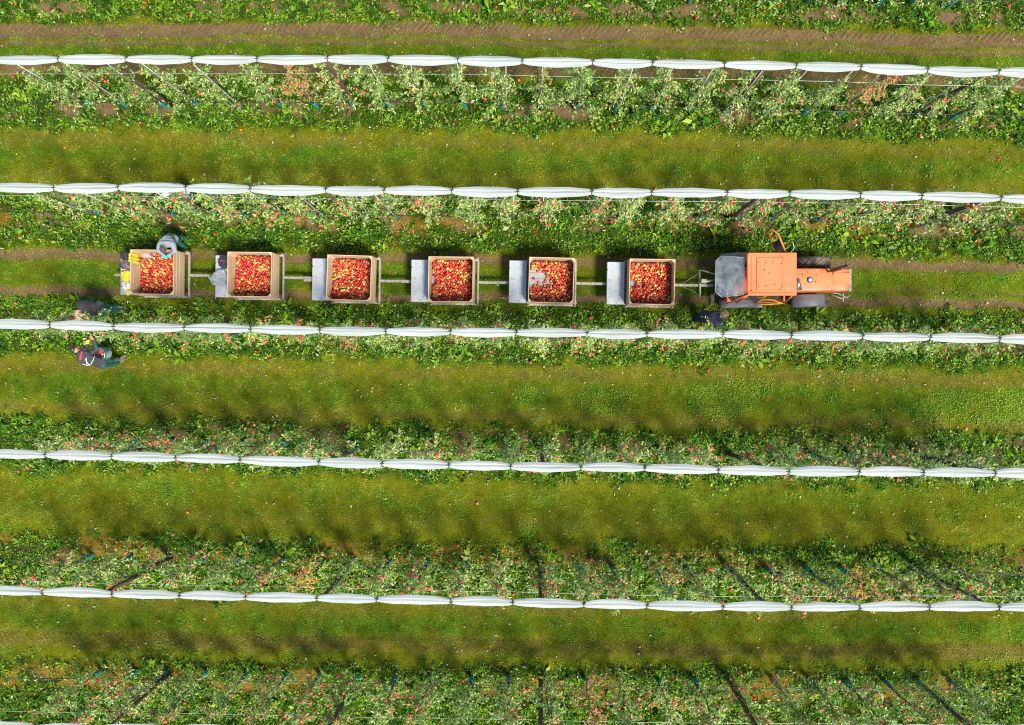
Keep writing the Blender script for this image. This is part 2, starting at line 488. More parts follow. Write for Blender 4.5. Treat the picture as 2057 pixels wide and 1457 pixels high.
def masks(X, Y):
    y = refy(X, Y)
    yw = y + 10 * (fbm(X * 1.1, Y * 1.1, 5) - .5) * 2
    n1 = fbm(X * .7, Y * 1.2, 21); n2 = fbm(X * 2.3, Y * 2.3, 31); n3 = fbm(X * 6, Y * 6, 41)
    pxx = 1078 + X * 71.8
    # bare soil of wheel tracks, strong / faint
    tr = np.maximum.reduce([band(yw, 52, 78, 3) * 1.0, band(yw, 84, 94, 3) * .75, band(yw, 128, 154, 4) * .85])
    tr = np.maximum(tr, band(yw, 513, 533, 4) * .9)
    tr = np.maximum(tr, band(yw, 589, 607, 4) * .9)
    tr = np.maximum(tr, band(yw, 572, 578, 2) * .45 * sst(1500, 1700, pxx))
    faint = np.maximum.reduce([band(yw, 272, 300, 8) * .5, band(yw, 352, 372, 8) * .25, band(yw, 738, 764, 8) * .6 * sst(.35, .6, n1 + .15), band(yw, 826, 850, 7) * .55,
                               band(yw, 1040, 1062, 10) * .25, band(yw, 1214, 1236, 8) * .45, band(yw, 1280, 1312, 7) * .75])
    track = np.clip(tr * (0.65 + .7 * n2), 0, 1)
    faint = np.clip(faint * 1.1 * sst(.36, .66, n2 * .5 + n1 * .3 + n3 * .3), 0, 1)
    # weeds along the tree lines
    ye = y + 26 * (fbm(X * 2.2, Y * 2.2, 15) - .5) * 2
    wd = np.maximum.reduce([band(ye, -60, 47, 8), band(ye, 162, 264, 12), band(ye, 396, 508, 10), band(ye, 616, 728, 12), band(ye, 858, 962, 14), band(ye, 1092, 1204, 13), band(ye, 1334, 1600, 14)])
    # bare loam and dry patches in the tree lines
    soilp = np.maximum.reduce([band(y, 8, 34, 8), band(y, 208, 240, 9), band(y, 430, 468, 9) * .9, band(y, 648, 700, 10) * .7, band(y, 862, 905, 10) * .6, band(y, 1118, 1150, 9) * .6, band(y, 1362, 1400, 10) * .6])
    soil = soilp * sst(.50, .62, fbm(X * 1.5 + 3, Y * 1.8, 77) + .25 * (n3 - .5))
    dry = np.maximum.reduce([band(y, 1096, 1134, 7) * sst(.40, .52, fbm(X * .9, Y * 1.5, 91)) * (1 - .55 * sst(300, 1500, pxx)), band(y, 1344, 1392, 9) * sst(.5, .6, fbm(X * .9, Y * 1.5, 95)) * .9,
                             band(y, 440, 475, 8) * sst(.55, .65, fbm(X * .9, Y * 1.5, 99)) * .8])
    # clover patches in the alley between the third and fourth covers
    cl = np.zeros_like(y)
    for cx, cy, rx, ry in ((1215, 800, 75, 34), (1440, 800, 75, 42), (1940, 805, 130, 45), (1500, 770, 60, 30), (1060, 790, 40, 18)):
        cl = np.maximum(cl, 1 - ((pxx - cx) / rx) ** 2 - ((y - 14 - cy + 14) / ry) ** 2)
    clover = sst(0, .5, cl + (n2 - .5) * .9)
    # mossy olive versus fresh green in the alleys
    green = np.maximum.reduce([band(yw, 96, 126, 5), band(yw, 300, 342, 12) * .75, band(yw, 534, 588, 6) * .8, band(yw, 764, 824, 12) * .6, band(yw, 1236, 1276, 12) * .75, band(yw, 975, 1010, 10) * .4, band(yw, 606, 622, 6) * .5])
    green = np.clip(green * (.15 + n1) * .95 + (n2 - .5) * 1.3 + (n1 - .5) * .5 + .12, 0, 1)
    return dict(faint=faint, y=y, track=track, weed=wd, soil=soil, dry=dry, clover=clover, green=green, n1=n1, n2=n2, n3=n3, tr=tr)

# ------------------------------------------------------------------ ground
def gcoords(a, b, step, far):
    c = list(np.arange(a, b + step / 2, step))
    k = step; lo = []; hi = []
    x = a
    while x > -far: k *= 1.6; x -= k; lo.append(x)
    k = step; x = b
    while x < far: k *= 1.6; x += k; hi.append(x)
    return np.array(lo[::-1] + c + hi)
gx = gcoords(-17, 15.5, .045, 600); gy = gcoords(-12.4, 12.2, .045, 600)
GX, GY = np.meshgrid(gx, gy, indexing='ij')
mk = masks(GX, GY)

def tread(X, y, a, b, slant, ph=0.):
    """tyre lug prints between two reference lines"""
    s = (X / .165 + slant * (y - a) / 14.0 + ph) % 1.0
    return band(y, a, b, 2.0) * (sst(.0, .25, s) * (1 - sst(.5, .75, s)))
lug = tread(GX, mk['y'], 48, 66, 1.2) + .7 * tread(GX, mk['y'], 66, 77, -1.0, .3) + .7 * tread(GX, mk['y'], 130, 150, 1.2) + .8 * tread(GX, mk['y'], 500, 516, 1.2) + .8 * tread(GX, mk['y'], 606, 622, -1.2, .2) + .7 * tread(GX, mk['y'], 1284, 1306, -1.1) + .5 * tread(GX, mk['y'], 516, 532, -1.1) + .5 * tread(GX, mk['y'], 590, 606, 1.1)
lug *= sst(.3, .55, fbm(GX * .8, GY * 3, 57) + .1)
GZ = .05 * (mk['n1'] - .5) + .035 * (mk['n2'] - .5) + .02 * (mk['n3'] - .5) - .035 * mk['track'] + .055 * lug * (mk['weed'] < .5) + .03 * mk['weed']
far_m = (GX > 16) | (GX < -17.5) | (np.abs(GY) > 13)
GZ[far_m] = 0

def groundz(X, Y):
    ix = np.interp(X, gx, np.arange(len(gx))); iy = np.interp(Y, gy, np.arange(len(gy)))
    i = np.clip(np.rint(ix).astype(int), 0, len(gx) - 1); j = np.clip(np.rint(iy).astype(int), 0, len(gy) - 1)
    return GZ[i, j]

nx, ny = len(gx), len(gy)
idx = np.arange(nx * ny).reshape(nx, ny)
gf = np.stack([idx[:-1, :-1], idx[1:, :-1], idx[1:, 1:], idx[:-1, 1:]], -1).reshape(-1, 4)
gv = np.stack([GX, GY, GZ], -1).reshape(-1, 3)
gme = np_mesh('ground', gv, gf, None, True)
def mixc(a, b, t):
    t = np.asarray(t)[..., None]
    return np.asarray(a) * (1 - t) + np.asarray(b) * t
SOIL = np.array([.14, .093, .046]); SOILD = np.array([.135, .085, .045]); MOSS = np.array([.095, .105, .005]); GREEN = np.array([.060, .125, .008])
DRY = np.array([.34, .19, .03]); WEEDG = np.array([.016, .034, .004])
gc = mixc(MOSS, GREEN, mk['green'])
gc = mixc(gc, np.array([.125, .085, .025]), mk['faint'] * .8)
gc = mixc(gc, WEEDG, mk['weed'] * .85)  # ground beneath weeds painted near black for the shade between leaves
gc = mixc(gc, SOIL * 1.0, mk['track'])
gc = mixc(gc, SOILD, mk['soil'])
gc = mixc(gc, DRY * .6, mk['dry'] * .8)
gc = gc * (.75 + .5 * mk['n3'])[..., None]
gc = gc * (1 - .25 * np.clip(lug, 0, 1) * (mk['weed'] < .5))[..., None]  # lug prints also darkened in the colour, painting their shading
a_ = gme.attributes.new('Col', 'FLOAT_COLOR', 'POINT')
c4 = np.ones((nx * ny, 4), np.float32); c4[:, :3] = gc.reshape(-1, 3); a_.data.foreach_set('color', c4.ravel())
gm = bpy.data.materials.new('orchard_floor')
t, N, L, P = nodes(gm)
an = N.new('ShaderNodeAttribute'); an.attribute_name = 'Col'
tc = N.new('ShaderNodeTexCoord'); nz = N.new('ShaderNodeTexNoise'); nz.inputs['Scale'].default_value = 26; nz.inputs['Detail'].default_value = 8; nz.inputs['Roughness'].default_value = .7
L.new(tc.outputs['Object'], nz.inputs['Vector'])
mr = N.new('ShaderNodeMapRange'); mr.inputs[1].default_value = .3; mr.inputs[2].default_value = .7; mr.inputs[3].default_value = .55; mr.inputs[4].default_value = 1.5
L.new(nz.outputs[0], mr.inputs[0])
vm = N.new('ShaderNodeVectorMath'); vm.operation = 'SCALE'; L.new(an.outputs['Color'], vm.inputs[0]); L.new(mr.outputs[0], vm.inputs['Scale'])
L.new(vm.outputs[0], P.inputs['Base Color']); P.inputs['Roughness'].default_value = .9; P.inputs['Specular IOR Level'].default_value = .03
bp = N.new('ShaderNodeBump'); bp.inputs['Strength'].default_value = .8; bp.inputs['Distance'].default_value = .03
L.new(nz.outputs[0], bp.inputs['Height']); L.new(bp.outputs[0], P.inputs['Normal'])
ground = link_mesh('ground', gme, gm)
tag(ground, kind='structure')

# ------------------------------------------------------------------ grass, weeds, clover, fallen leaves
X0, X1, Y0, Y1 = -16.2, 14.8, -11.9, 11.7
def scatter(n, fn, seed):
    r = np.random.default_rng(seed)
    X = r.uniform(X0, X1, n); Y = r.uniform(Y0, Y1, n)
    m = masks(X, Y)
    keep = r.random(n) < fn(m, X, Y)
    X = X[keep]; Y = Y[keep]
    return X, Y, {k: v[keep] for k, v in m.items()}, r

def palette(r, n, stops):
    """random mixes out of a list of colours"""
    s = np.array(stops); a = s[r.integers(0, len(s), n)]; b = s[r.integers(0, len(s), n)]
    t = r.random(n)[:, None]
    return a * (1 - t) + b * t

def blades(X, Y, L_, W, lean, az, r, z0=None):
    """single triangles standing up and leaning"""
    Z = groundz(X, Y) if z0 is None else z0
    dx = np.cos(az); dy = np.sin(az); px_ = -dy; py_ = dx
    n = len(X); v = np.zeros((n, 3, 3))
    v[:, 0] = np.stack([X - px_ * W / 2, Y - py_ * W / 2, Z - .005], -1)
    v[:, 1] = np.stack([X + px_ * W / 2, Y + py_ * W / 2, Z - .005], -1)
    v[:, 2] = np.stack([X + dx * L_ * np.sin(lean), Y + dy * L_ * np.sin(lean), Z + L_ * np.cos(lean)], -1)
    return v.reshape(-1, 3), np.arange(n * 3).reshape(n, 3)

def leaves(P0, az, L_, W, el0, el1, r, twist=None):
    """leaf of four verts bent in the middle: base, sides, tip (two triangles)"""
    n = len(P0)
    dx = np.cos(az); dy = np.sin(az)
    h1 = L_ * .5
    mid = P0 + np.stack([dx * h1 * np.cos(el0), dy * h1 * np.cos(el0), h1 * np.sin(el0)], -1)
    tip = mid + np.stack([dx * h1 * np.cos(el1), dy * h1 * np.cos(el1), h1 * np.sin(el1)], -1)
    tw = r.normal(0, .45, n) if twist is None else twist
    side = np.stack([-dy * np.cos(tw), dx * np.cos(tw), np.sin(tw)], -1) * (W / 2)[:, None]
    v = np.stack([P0, mid - side, mid + side, tip], 1).reshape(-1, 3)
    b = np.arange(n)[:, None] * 4
    f = np.stack([b + [0, 1, 2], b + [2, 1, 3]], 1).reshape(-1, 3)
    return v, f

def stuff(name, v, f, c, m, label, cat):
    o = link_mesh(name, np_mesh(name, v, f, c), m)
    tag(o, label, cat, kind='stuff')
    return o

# short alley turf
X, Y, m, r = scatter(1350000, lambda m, X, Y: np.clip((1 - m['weed'] * .8) * (1 - m['track'] * .88) * (1 - .3 * m['faint']) * (.75 + .5 * m['n2']), .03, 1), 3)
tf = vnoise(X * 11, Y * 11, 63) * .6 + vnoise(X * 23, Y * 23, 64) * .4
kp = r.random(len(X)) < .30 + 1.4 * sst(.35, .7, tf)
X = X[kp]; Y = Y[kp]; tf = tf[kp]; m = {k: v[kp] for k, v in m.items()}
n = len(X)
L_ = (.6 + .9 * tf) * r.uniform(.022, .060, n) * (1 + .5 * m['green']); W = r.uniform(.008, .020, n)
v, f = blades(X, Y, L_, W, r.uniform(.35, 1.35, n), r.uniform(0, 2 * PI, n), r)
cm = palette(r, n, [(.29, .31, .006), (.20, .25, .005), (.42, .42, .03), (.12, .18, .004), (.26, .23, .010)])
cg = palette(r, n, [(.11, .24, .007), (.18, .31, .008), (.28, .38, .02), (.07, .16, .006)])
c = mixc(cm, cg, np.clip(m['green'] + r.normal(0, .22, n), 0, 1))
pale = r.random(n) < (.06 + .2 * m['track']); c[pale] = palette(r, pale.sum(), [(.38, .33, .14), (.30, .24, .08)])
c = mixc(c, palette(r, n, [(.26, .20, .09), (.18, .13, .05)]), m['track'] * .6)
c = mixc(c, palette(r, n, [(.26, .20, .04), (.19, .15, .03), (.36, .30, .08)]), m['faint'] * .75)
pt = fbm(X * 4.5, Y * 4.5, 83, 3); p2 = fbm(X * 1.6, Y * 1.6, 85, 3)
c = mixc(c, palette(r, n, [(.50, .48, .04), (.42, .44, .05), (.34, .33, .04)]), sst(.50, .66, pt * .7 + p2 * .3) * .9)
c = mixc(c, palette(r, n, [(.06, .10, .006), (.08, .12, .008)]), (1 - sst(.34, .48, pt * .7 + p2 * .3)) * .8)
stuff('grass', v, f, c, M['grass'], 'short mossy olive and green turf covering the alleys between the tree rows', 'grass')

# broad leaved weeds: rosettes
def weeds():
    X, Y, m, r = scatter(100000, lambda m, X, Y: m['weed'] * (1 - .93 * m['soil']) * (1 - .75 * m['dry']) * (.72 + .7 * m['n1']) * .95, 9)
    k = 7
    n = len(X)
    size = r.uniform(.45, 1.1, n) * (.45 + .85 * m['n2']) * (.55 + .45 * m['weed']) * np.where(r.random(n) < .035, 2.1, 1)
    cx = np.repeat(X, k); cy = np.repeat(Y, k); sz = np.repeat(size, k)
    N_ = n * k
    az = r.uniform(0, 2 * PI, N_)
    off = r.uniform(0, .05, N_)
    hz = np.repeat(r.uniform(0, .30, n) * np.minimum(size, 1.2), k)
    P0 = np.stack([cx + np.cos(az) * off, cy + np.sin(az) * off, groundz(cx, cy) + hz * r.random(N_)], -1)
    Ln = r.uniform(.07, .16, N_) * sz; Wd = Ln * r.uniform(.22, .5, N_)
    v, f = leaves(P0, az, Ln, Wd, r.uniform(.1, 1.2, N_), r.uniform(-.7, .5, N_), r)
    base = palette(r, n, [(.04, .13, .006), (.10, .27, .008), (.22, .38, .012), (.02, .075, .005), (.30, .42, .04), (.045, .13, .015), (.05, .16, .008)])
    c = np.repeat(base, k, 0) * r.uniform(.7, 1.35, N_)[:, None]
    pl = r.random(N_) < .05; c[pl] = palette(r, pl.sum(), [(.48, .52, .26), (.34, .40, .12)])
    c = np.repeat(c, 2, 0)
    # tufts of long grass among them
    X, Y, m, r = scatter(15000, lambda m, X, Y: m['weed'] * (1 - .8 * m['soil']) * sst(.45, .6, m['n2']) * .8, 19)
    n2 = len(X); k2 = 14
    cx = np.repeat(X, k2); cy = np.repeat(Y, k2); az = r.uniform(0, 2 * PI, n2 * k2)
    cx = cx + r.normal(0, .03, n2 * k2); cy = cy + r.normal(0, .03, n2 * k2)
    v2, f2 = blades(cx, cy, r.uniform(.09, .26, n2 * k2), r.uniform(.008, .016, n2 * k2), r.uniform(.5, 1.4, n2 * k2), az, r)
    c2 = np.repeat(palette(r, n2, [(.10, .24, .015), (.16, .28, .03), (.07, .16, .012), (.22, .30, .06)]), k2, 0) * r.uniform(.8, 1.2, n2 * k2)[:, None]
    dr = np.repeat(m['dry'], k2) > .4; c2[dr] = palette(r, dr.sum(), [(.42, .24, .04), (.30, .16, .03), (.48, .33, .10)])
    v = np.vstack([v, v2]); f = np.vstack([f, f2 + len(v) - len(v2)]); c = np.vstack([c, c2])
    stuff('weeds', v, f, c, M['weed'], 'lush broad leaved weeds and long grass growing along the feet of the tree rows', 'weeds')
weeds()

def drystuff():
    X, Y, m, r = scatter(160000, lambda m, X, Y: np.clip(m['dry'] * 1.3 + .30 * m['soil'], 0, 1), 29)
    n = len(X)
    v, f = blades(X, Y, r.uniform(.04, .10, n), r.uniform(.007, .014, n), r.uniform(.8, 1.5, n), r.uniform(0, 2 * PI, n), r)
    c = palette(r, n, [(.52, .28, .03), (.36, .18, .02), (.60, .40, .10), (.24, .12, .02)])
    sl = m['dry'] < .25; c[sl] = palette(r, sl.sum(), [(.26, .17, .08), (.40, .29, .14), (.12, .07, .03)])
    stuff('dead_grass', v, f, c, M['grass'], 'ochre brown dead grass in patches under the tree rows', 'dead grass')
drystuff()

def clover():
    X, Y, m, r = scatter(520000, lambda m, X, Y: m['clover'] * .9, 39)
    n = len(X)
    P0 = np.stack([X, Y, groundz(X, Y) + r.uniform(.01, .05, n)], -1)
    Ln = r.uniform(.025, .045, n)
    v, f = leaves(P0, r.uniform(0, 2 * PI, n), Ln, Ln * .85, r.uniform(0, .5, n), r.uniform(-.3, .2, n), r)
    c = palette(r, n, [(.14, .34, .02), (.22, .42, .03), (.08, .22, .012), (.32, .46, .08)])
    stuff('clover', v, f, np.repeat(c, 2, 0), M['weed'], 'light green clover patches in the alley below the third cover', 'clover')
clover()

def fallen_leaves():
    X, Y, m, r = scatter(8000, lambda m, X, Y: .22 + .5 * m['weed'], 49)
    n = len(X)
    P0 = np.stack([X, Y, groundz(X, Y) + .045 + .10 * m['weed'] * r.random(n)], -1)
    Ln = r.uniform(.05, .10, n)
    v, f = leaves(P0, r.uniform(0, 2 * PI, n), Ln, Ln * .5, r.uniform(-.1, .5, n), r.uniform(-.6, .1, n), r)
    c = palette(r, n, [(.50, .46, .26), (.40, .36, .20), (.52, .38, .12), (.35, .22, .10), (.55, .55, .42)])
    stuff('fallen_leaves', v, f, np.repeat(c, 2, 0), M['leaf'], 'pale dry leaves scattered over turf and weeds', 'leaves')
fallen_leaves()

# ------------------------------------------------------------------ words
ORD = ['first', 'second', 'third', 'fourth', 'fifth', 'sixth', 'seventh', 'eighth', 'ninth', 'tenth', 'eleventh', 'twelfth', 'thirteenth', 'fourteenth']
ROWN = {0: 'top edge row', 1: 'first covered row', 2: 'second covered row', 3: 'third covered row', 4: 'fourth covered row', 5: 'fifth covered row', 6: 'bottom row', 7: 'row beyond the bottom edge'}
def place_words(i, n, r):
    if i < n / 2: return '%s from left in the %s' % (ORD[i], ROWN[r])
    return '%s from right in the %s' % (ORD[n - 1 - i], ROWN[r])

# ------------------------------------------------------------------ covers, wires, posts
def make_cover(r):
    P = RW[r]
    root = empty('rain_cover', (P[0][0], P[0][1], 0))
    o0 = Vector((P[0][0], P[0][1], 0))
    rr = np.random.default_rng(100 + r)
    mb = MB(); ring = []
    nseg = 22
    cs = 30
    verts = []; faces = []
    cnt = 0
    for i in range(len(P) - 1):
        a, b = P[i], P[i + 1]
        wid = rr.uniform(.108, .130); hgt = rr.uniform(.055, .07); cre = rr.uniform(-.02, .03); bow = rr.uniform(-.015, .015)
        for s in range(nseg + (1 if i == len(P) - 2 else 0)):
            t_ = s / nseg
            c = a * (1 - t_) + b * t_
            env = .44 + .56 * math.sin(PI * t_) ** .60
            sag = .045 * math.sin(PI * t_)
            wv = .004 * math.sin(t_ * 17 + i)
            for k in range(cs):
                an_ = 2 * PI * k / cs
                yy = math.cos(an_); zz = math.sin(an_)
                # two lobes with a fold between them
                fold = math.exp(-((yy - .12 - cre * 4) / .13) ** 2)
                fold2 = math.exp(-((yy + .45 + cre * 6 * math.sin(PI * t_)) / .10) ** 2) + .8 * math.exp(-((yy - .62) / .09) ** 2)
                z_ = (hgt * (1 - abs(yy) ** 1.5) - (.075 - .03 * math.sin(PI * t_ + i)) * fold - .012 * fold2 * math.sin(PI * t_)) if zz > 0 else hgt * .7 * zz
                rip = .003 * math.sin(yy * 15 + i * 3 + 7 * t_) * (zz > 0)
                y_ = wid * yy * env + bow * math.sin(PI * t_) + wv
                verts.append((c[0] - o0.x, c[1] - o0.y + y_, c[2] - sag + (z_ + rip) * (.55 + .45 * env)))
            cnt += 1
    for i in range(cnt - 1):
        for k in range(cs):
            k2 = (k + 1) % cs
            faces.append((i * cs + k, (i + 1) * cs + k, (i + 1) * cs + k2, i * cs + k2))
    me = np_mesh('film', np.array(verts), np.array(faces), None, True)
    link_mesh('film', me, M['film'], root)
    tm = MB()
    tm.tube([(0, .058 * math.cos(a), .048 * math.sin(a)) for a in np.linspace(0, 2 * PI, 13)], .008, 6, False)
    tm.box((0, .0, .05), (.10, .016, .014), bev=.004)
    tm.tube([(-.012, -.05, .03), (.01, .0, .062), (.022, .06, .03)], .006, 6)
    tme = tm.mesh('tie'); tme.materials.append(M['black'])
    for i in range(1, len(P) - 1):
        o = bpy.data.objects.new('tie', tme); COL.objects.link(o); o.parent = root
        o.location = (P[i][0] - o0.x, P[i][1] - o0.y, P[i][2])
        o.rotation_euler = (rr.normal(0, .2), 0, rr.normal(0, .12))
    nm = {1: 'topmost of all', 2: 'second from top', 3: 'just below the crates and tractor', 4: 'fourth from top', 5: 'lowest one crossing the whole photo', 6: 'seen only in the bottom left corner', 7: 'beyond the bottom edge'}[r]
    tag(root, 'white folded rain cover tied over a tree row, ' + nm, 'rain cover', 'folded white rain covers above the tree rows')
for r in range(1, 8): make_cover(r)

def wire(r, z, rad, mt, name, label, cat, group, dy=0.0):
    P = RW[r]
    c = P[:, :2].copy()
    rr = np.random.default_rng(int(200 + r + z * 10))
    pts = [(p[0], p[1] + dy + rr.normal(0, .006), z + rr.normal(0, .012)) for p in c]
    o = MB().tube(pts, rad, 6).build(name, mt)
    tag(o, label, cat, group)
for r in range(0, 7):
    if r != 0: wire(r, 2.6, .0038, M['wire'], 'trellis_wire', 'thin pale steel trellis wire stretched high along the ' + ROWN[r], 'wire', 'trellis wires along the rows', -.02)
    wire(r, .5, .011, M['drip'], 'drip_line', 'thin black irrigation line hung low along the ' + ROWN[r], 'drip line', 'black drip lines along the rows', -.05)

POSTX = [at(x, 728, ZC)[0] for x in (212, 650, 1090, 1536, 1986)]
def make_post(seed):
    rr = np.random.default_rng(seed)
    pts = [(rr.normal(0, .006), rr.normal(0, .006), z) for z in (-.05, .8, 1.7, 2.6, 3.42)]
    return MB().tube(pts, [.062, .058, .055, .052, .048], 12).mesh('wooden_post')
pm = [make_post(s) for s in range(3)]
for q in pm: q.materials.append(M['post'])
for r in range(1, 8):
    for i, x in enumerate(POSTX):
        o = bpy.data.objects.new('wooden_post', pm[(r + i) % 3]); COL.objects.link(o)
        xx = x + random.uniform(-.06, .06)
        o.location = (xx, float(row_y(r, xx)), 0); o.rotation_euler = (R(random.uniform(-.8, .8)), R(random.uniform(-.8, .8)), random.uniform(0, 6))
        tag(o, 'brown wooden trellis post, %s of five from left in the %s' % (ORD[i], ROWN[r]), 'post', 'wooden posts of the trellis rows')

# ------------------------------------------------------------------ apples
def apple_shape(nu=10, nv=7, R_=.036):
    vs = []; fs = []
    for j in range(nv + 1):
        ph = PI * j / nv
        rr_ = R_ * math.sin(ph) * (1 + .08 * math.cos(ph))
        z = R_ * .92 * math.cos(ph)
        if j == 0: z = R_ * .62
        if j == nv: z = -R_ * .74
        for i in range(nu):
            th = 2 * PI * i / nu
            k = max(rr_, .0006)
            vs.append((k * math.cos(th), k * math.sin(th), z))
    for j in range(nv):
        for i in range(nu):
            i2 = (i + 1) % nu
            fs.append((j * nu + i, (j + 1) * nu + i, (j + 1) * nu + i2, j * nu + i2))
    return np.array(vs), np.array(fs)
AV, AF = apple_shape()
APM = []
for k, s in enumerate((1.0, .92, 1.08)):
    q = AV.copy() * s
    q[:, 0] *= 1 + .04 * k
    mm = MB().add([tuple(p) for p in q], [tuple(p) for p in AF], True)
    mm.tube([(0, 0, .018 * s), (.004, .002, .034 * s), (.009, .004, .046 * s)], [.0022, .0018, .0026], 5)
    me = mm.mesh('apple'); me.materials.append(M['apple']); APM.append(me)
APR = []
for me in APM:
    q = me.copy(); q.materials.clear(); q.materials.append(M['apple_red']); APR.append(q)

# ------------------------------------------------------------------ trees
def tree_variant(seed, hue, dens=1.0):
    """trunk+branches mesh, crown mesh and spots where fruit hangs"""
    rr = np.random.default_rng(seed)
    top = rr.uniform(2.95, 3.25)
    tb = MB()
    tp = [(rr.normal(0, .015) * k, rr.normal(0, .015) * k, z) for k, z in enumerate(np.linspace(0, top, 7))]
    tb.tube(tp, [.032, .028, .024, .019, .014, .009, .004], 8)
    base = []; dirs = []; apples = []
    nb = 34
    for b in range(nb):
        f_ = (b + rr.random()) / nb
        z = .55 + f_ * (top - .6)
        i = min(int(z / top * 6), 5); q = z / top * 6 - i
        p0 = np.array(tp[i]) * (1 - q) + np.array(tp[i + 1]) * q
        ln = (.62 - .36 * f_) * rr.uniform(.55, 1.15)
        az = rr.uniform(0, 2 * PI)
        ln *= .72 + .60 * abs(math.cos(az))          # trained along the row
        up = rr.uniform(.0, .55)
        pts = [p0]
        p = p0.copy()
        for s in range(4):
            a2 = az + rr.normal(0, .2); u = up - .22 * s + rr.normal(0, .1)
            p = p + np.array([math.cos(a2) * math.cos(u), math.sin(a2) * math.cos(u), math.sin(u)]) * ln / 4
            pts.append(p.copy())
        tb.tube(pts, [.0075, .0055, .0042, .003, .002], 5)
        nl = int(24 * dens * rr.uniform(.6, 1.3))
        for l in range(nl):
            s = rr.uniform(.15, 1) * 4; k = min(int(s), 3); q2 = s - k
            pp = pts[k] * (1 - q2) + pts[k + 1] * q2 + rr.normal(0, .028, 3)
            base.append(pp); dirs.append(az + rr.normal(0, 1.3))
        for l in range(2):
            k = rr.integers(2, 5)
            apples.append((pts[k][0] + rr.normal(0, .03), pts[k][1] + rr.normal(0, .03), pts[k][2] + rr.uniform(-.03, .05)))
    n = len(base)
    P0 = np.array(base); az = np.array(dirs)
    Ln = rr.uniform(.07, .12, n); Wd = Ln * rr.uniform(.30, .42, n)
    # ovate leaf, six verts, folded along the midrib
    el = rr.uniform(-.5, .9, n); el2 = el - rr.uniform(.2, .9, n)
    d = np.stack([np.cos(az) * np.cos(el), np.sin(az) * np.cos(el), np.sin(el)], -1)
    d2 = np.stack([np.cos(az) * np.cos(el2), np.sin(az) * np.cos(el2), np.sin(el2)], -1)
    tw = rr.normal(0, .6, n)
    sd = np.stack([-np.sin(az) * np.cos(tw), np.cos(az) * np.cos(tw), np.sin(tw)], -1)
    nrm = np.cross(d, sd)
    h = Ln[:, None]; wv = Wd[:, None] / 2
    mid = P0 + d * h * .5; tip = mid + d2 * h * .5
    Lf = mid - sd * wv + nrm * wv * .35; Rt = mid + sd * wv + nrm * wv * .35
    v = np.stack([P0, Lf, mid, Rt, tip], 1).reshape(-1, 3)
    b = np.arange(n)[:, None] * 5
    f = np.stack([b + [0, 2, 1], b + [0, 3, 2], b + [1, 2, 4], b + [2, 3, 4]], 1).reshape(-1, 3)
    if hue == 'green': st = [(.035, .12, .006), (.07, .19, .010), (.13, .27, .02), (.20, .33, .04), (.04, .13, .010)]
    elif hue == 'pale': st = [(.06, .16, .010), (.10, .22, .015), (.16, .29, .03), (.24, .34, .05)]
    elif hue == 'dark': st = [(.020, .085, .006), (.04, .13, .008), (.07, .18, .012), (.12, .24, .02)]
    elif hue == 'yellow': st = [(.55, .36, .02), (.45, .25, .02), (.13, .17, .03), (.62, .45, .05)]
    else: st = [(.55, .10, .02), (.60, .24, .03), (.14, .17, .04), (.50, .05, .03), (.4, .36, .12)]
    c = palette(rr, n, st)
    if hue in ('green', 'pale', 'dark'):
        pl = rr.random(n) < {'green': .28, 'pale': .44, 'dark': .12}[hue]
        c[pl] = palette(rr, pl.sum(), [(.66, .66, .26), (.48, .56, .16), (.68, .64, .30)])  # cream flecks paint sunlit highlights, and pale leaf undersides too
    cme = np_mesh('crown', v, f, np.repeat(c, 4, 0)); cme.materials.append(M['leaf'])
    tme = tb.mesh('trunk'); tme.materials.append(M['bark'])
    return tme, cme, apples
VAR = {'green': [tree_variant(s, 'green') for s in range(6)], 'pale': [tree_variant(20 + s, 'pale', .95) for s in range(5)], 'dark': [tree_variant(40 + s, 'dark', 1.05) for s in range(4)],
       'yellow': [tree_variant(60, 'yellow', .8)], 'red': [tree_variant(70, 'red', .8)]}
gmb = MB().lathe([(.062, .0), (.066, .1), (.062, .25), (.066, .38), (.060, .46), (.052, .46), (.055, .2), (.055, 0)], 12, caps=False)
gme_ = gmb.mesh('trunk_guard'); gme_.materials.append(M['guard'])
TX = [28, 114, 201, 288, 374, 466, 554, 643, 732, 818, 906, 995, 1085, 1175, 1256, 1348, 1437, 1525, 1620, 1710, 1795, 1882, 1970, 2055]
stake_me = []
for s in range(3):
    rr = np.random.default_rng(500 + s)
    me = MB().tube([(0, 0, -.02), (rr.normal(0, .008), rr.normal(0, .008), 1.2), (rr.normal(0, .01), rr.normal(0, .01), 2.3), (0, 0, 3.38)], [.013, .012, .011, .010], 7).mesh('stake')
    me.materials.append(M['stake']); stake_me.append(me)
FRUIT = {0: 5, 1: 6, 2: 20, 3: 20, 4: 22, 5: 22, 6: 26}
special = {(1, 6): 'red', (1, 20): 'red', (5, 6): 'yellow', (6, 13): 'red', (5, 20): 'yellow'}
LOOK = {'green': 'green leaved', 'pale': 'pale leaved', 'dark': 'dark leaved', 'yellow': 'yellow leaved', 'red': 'red leaved'}
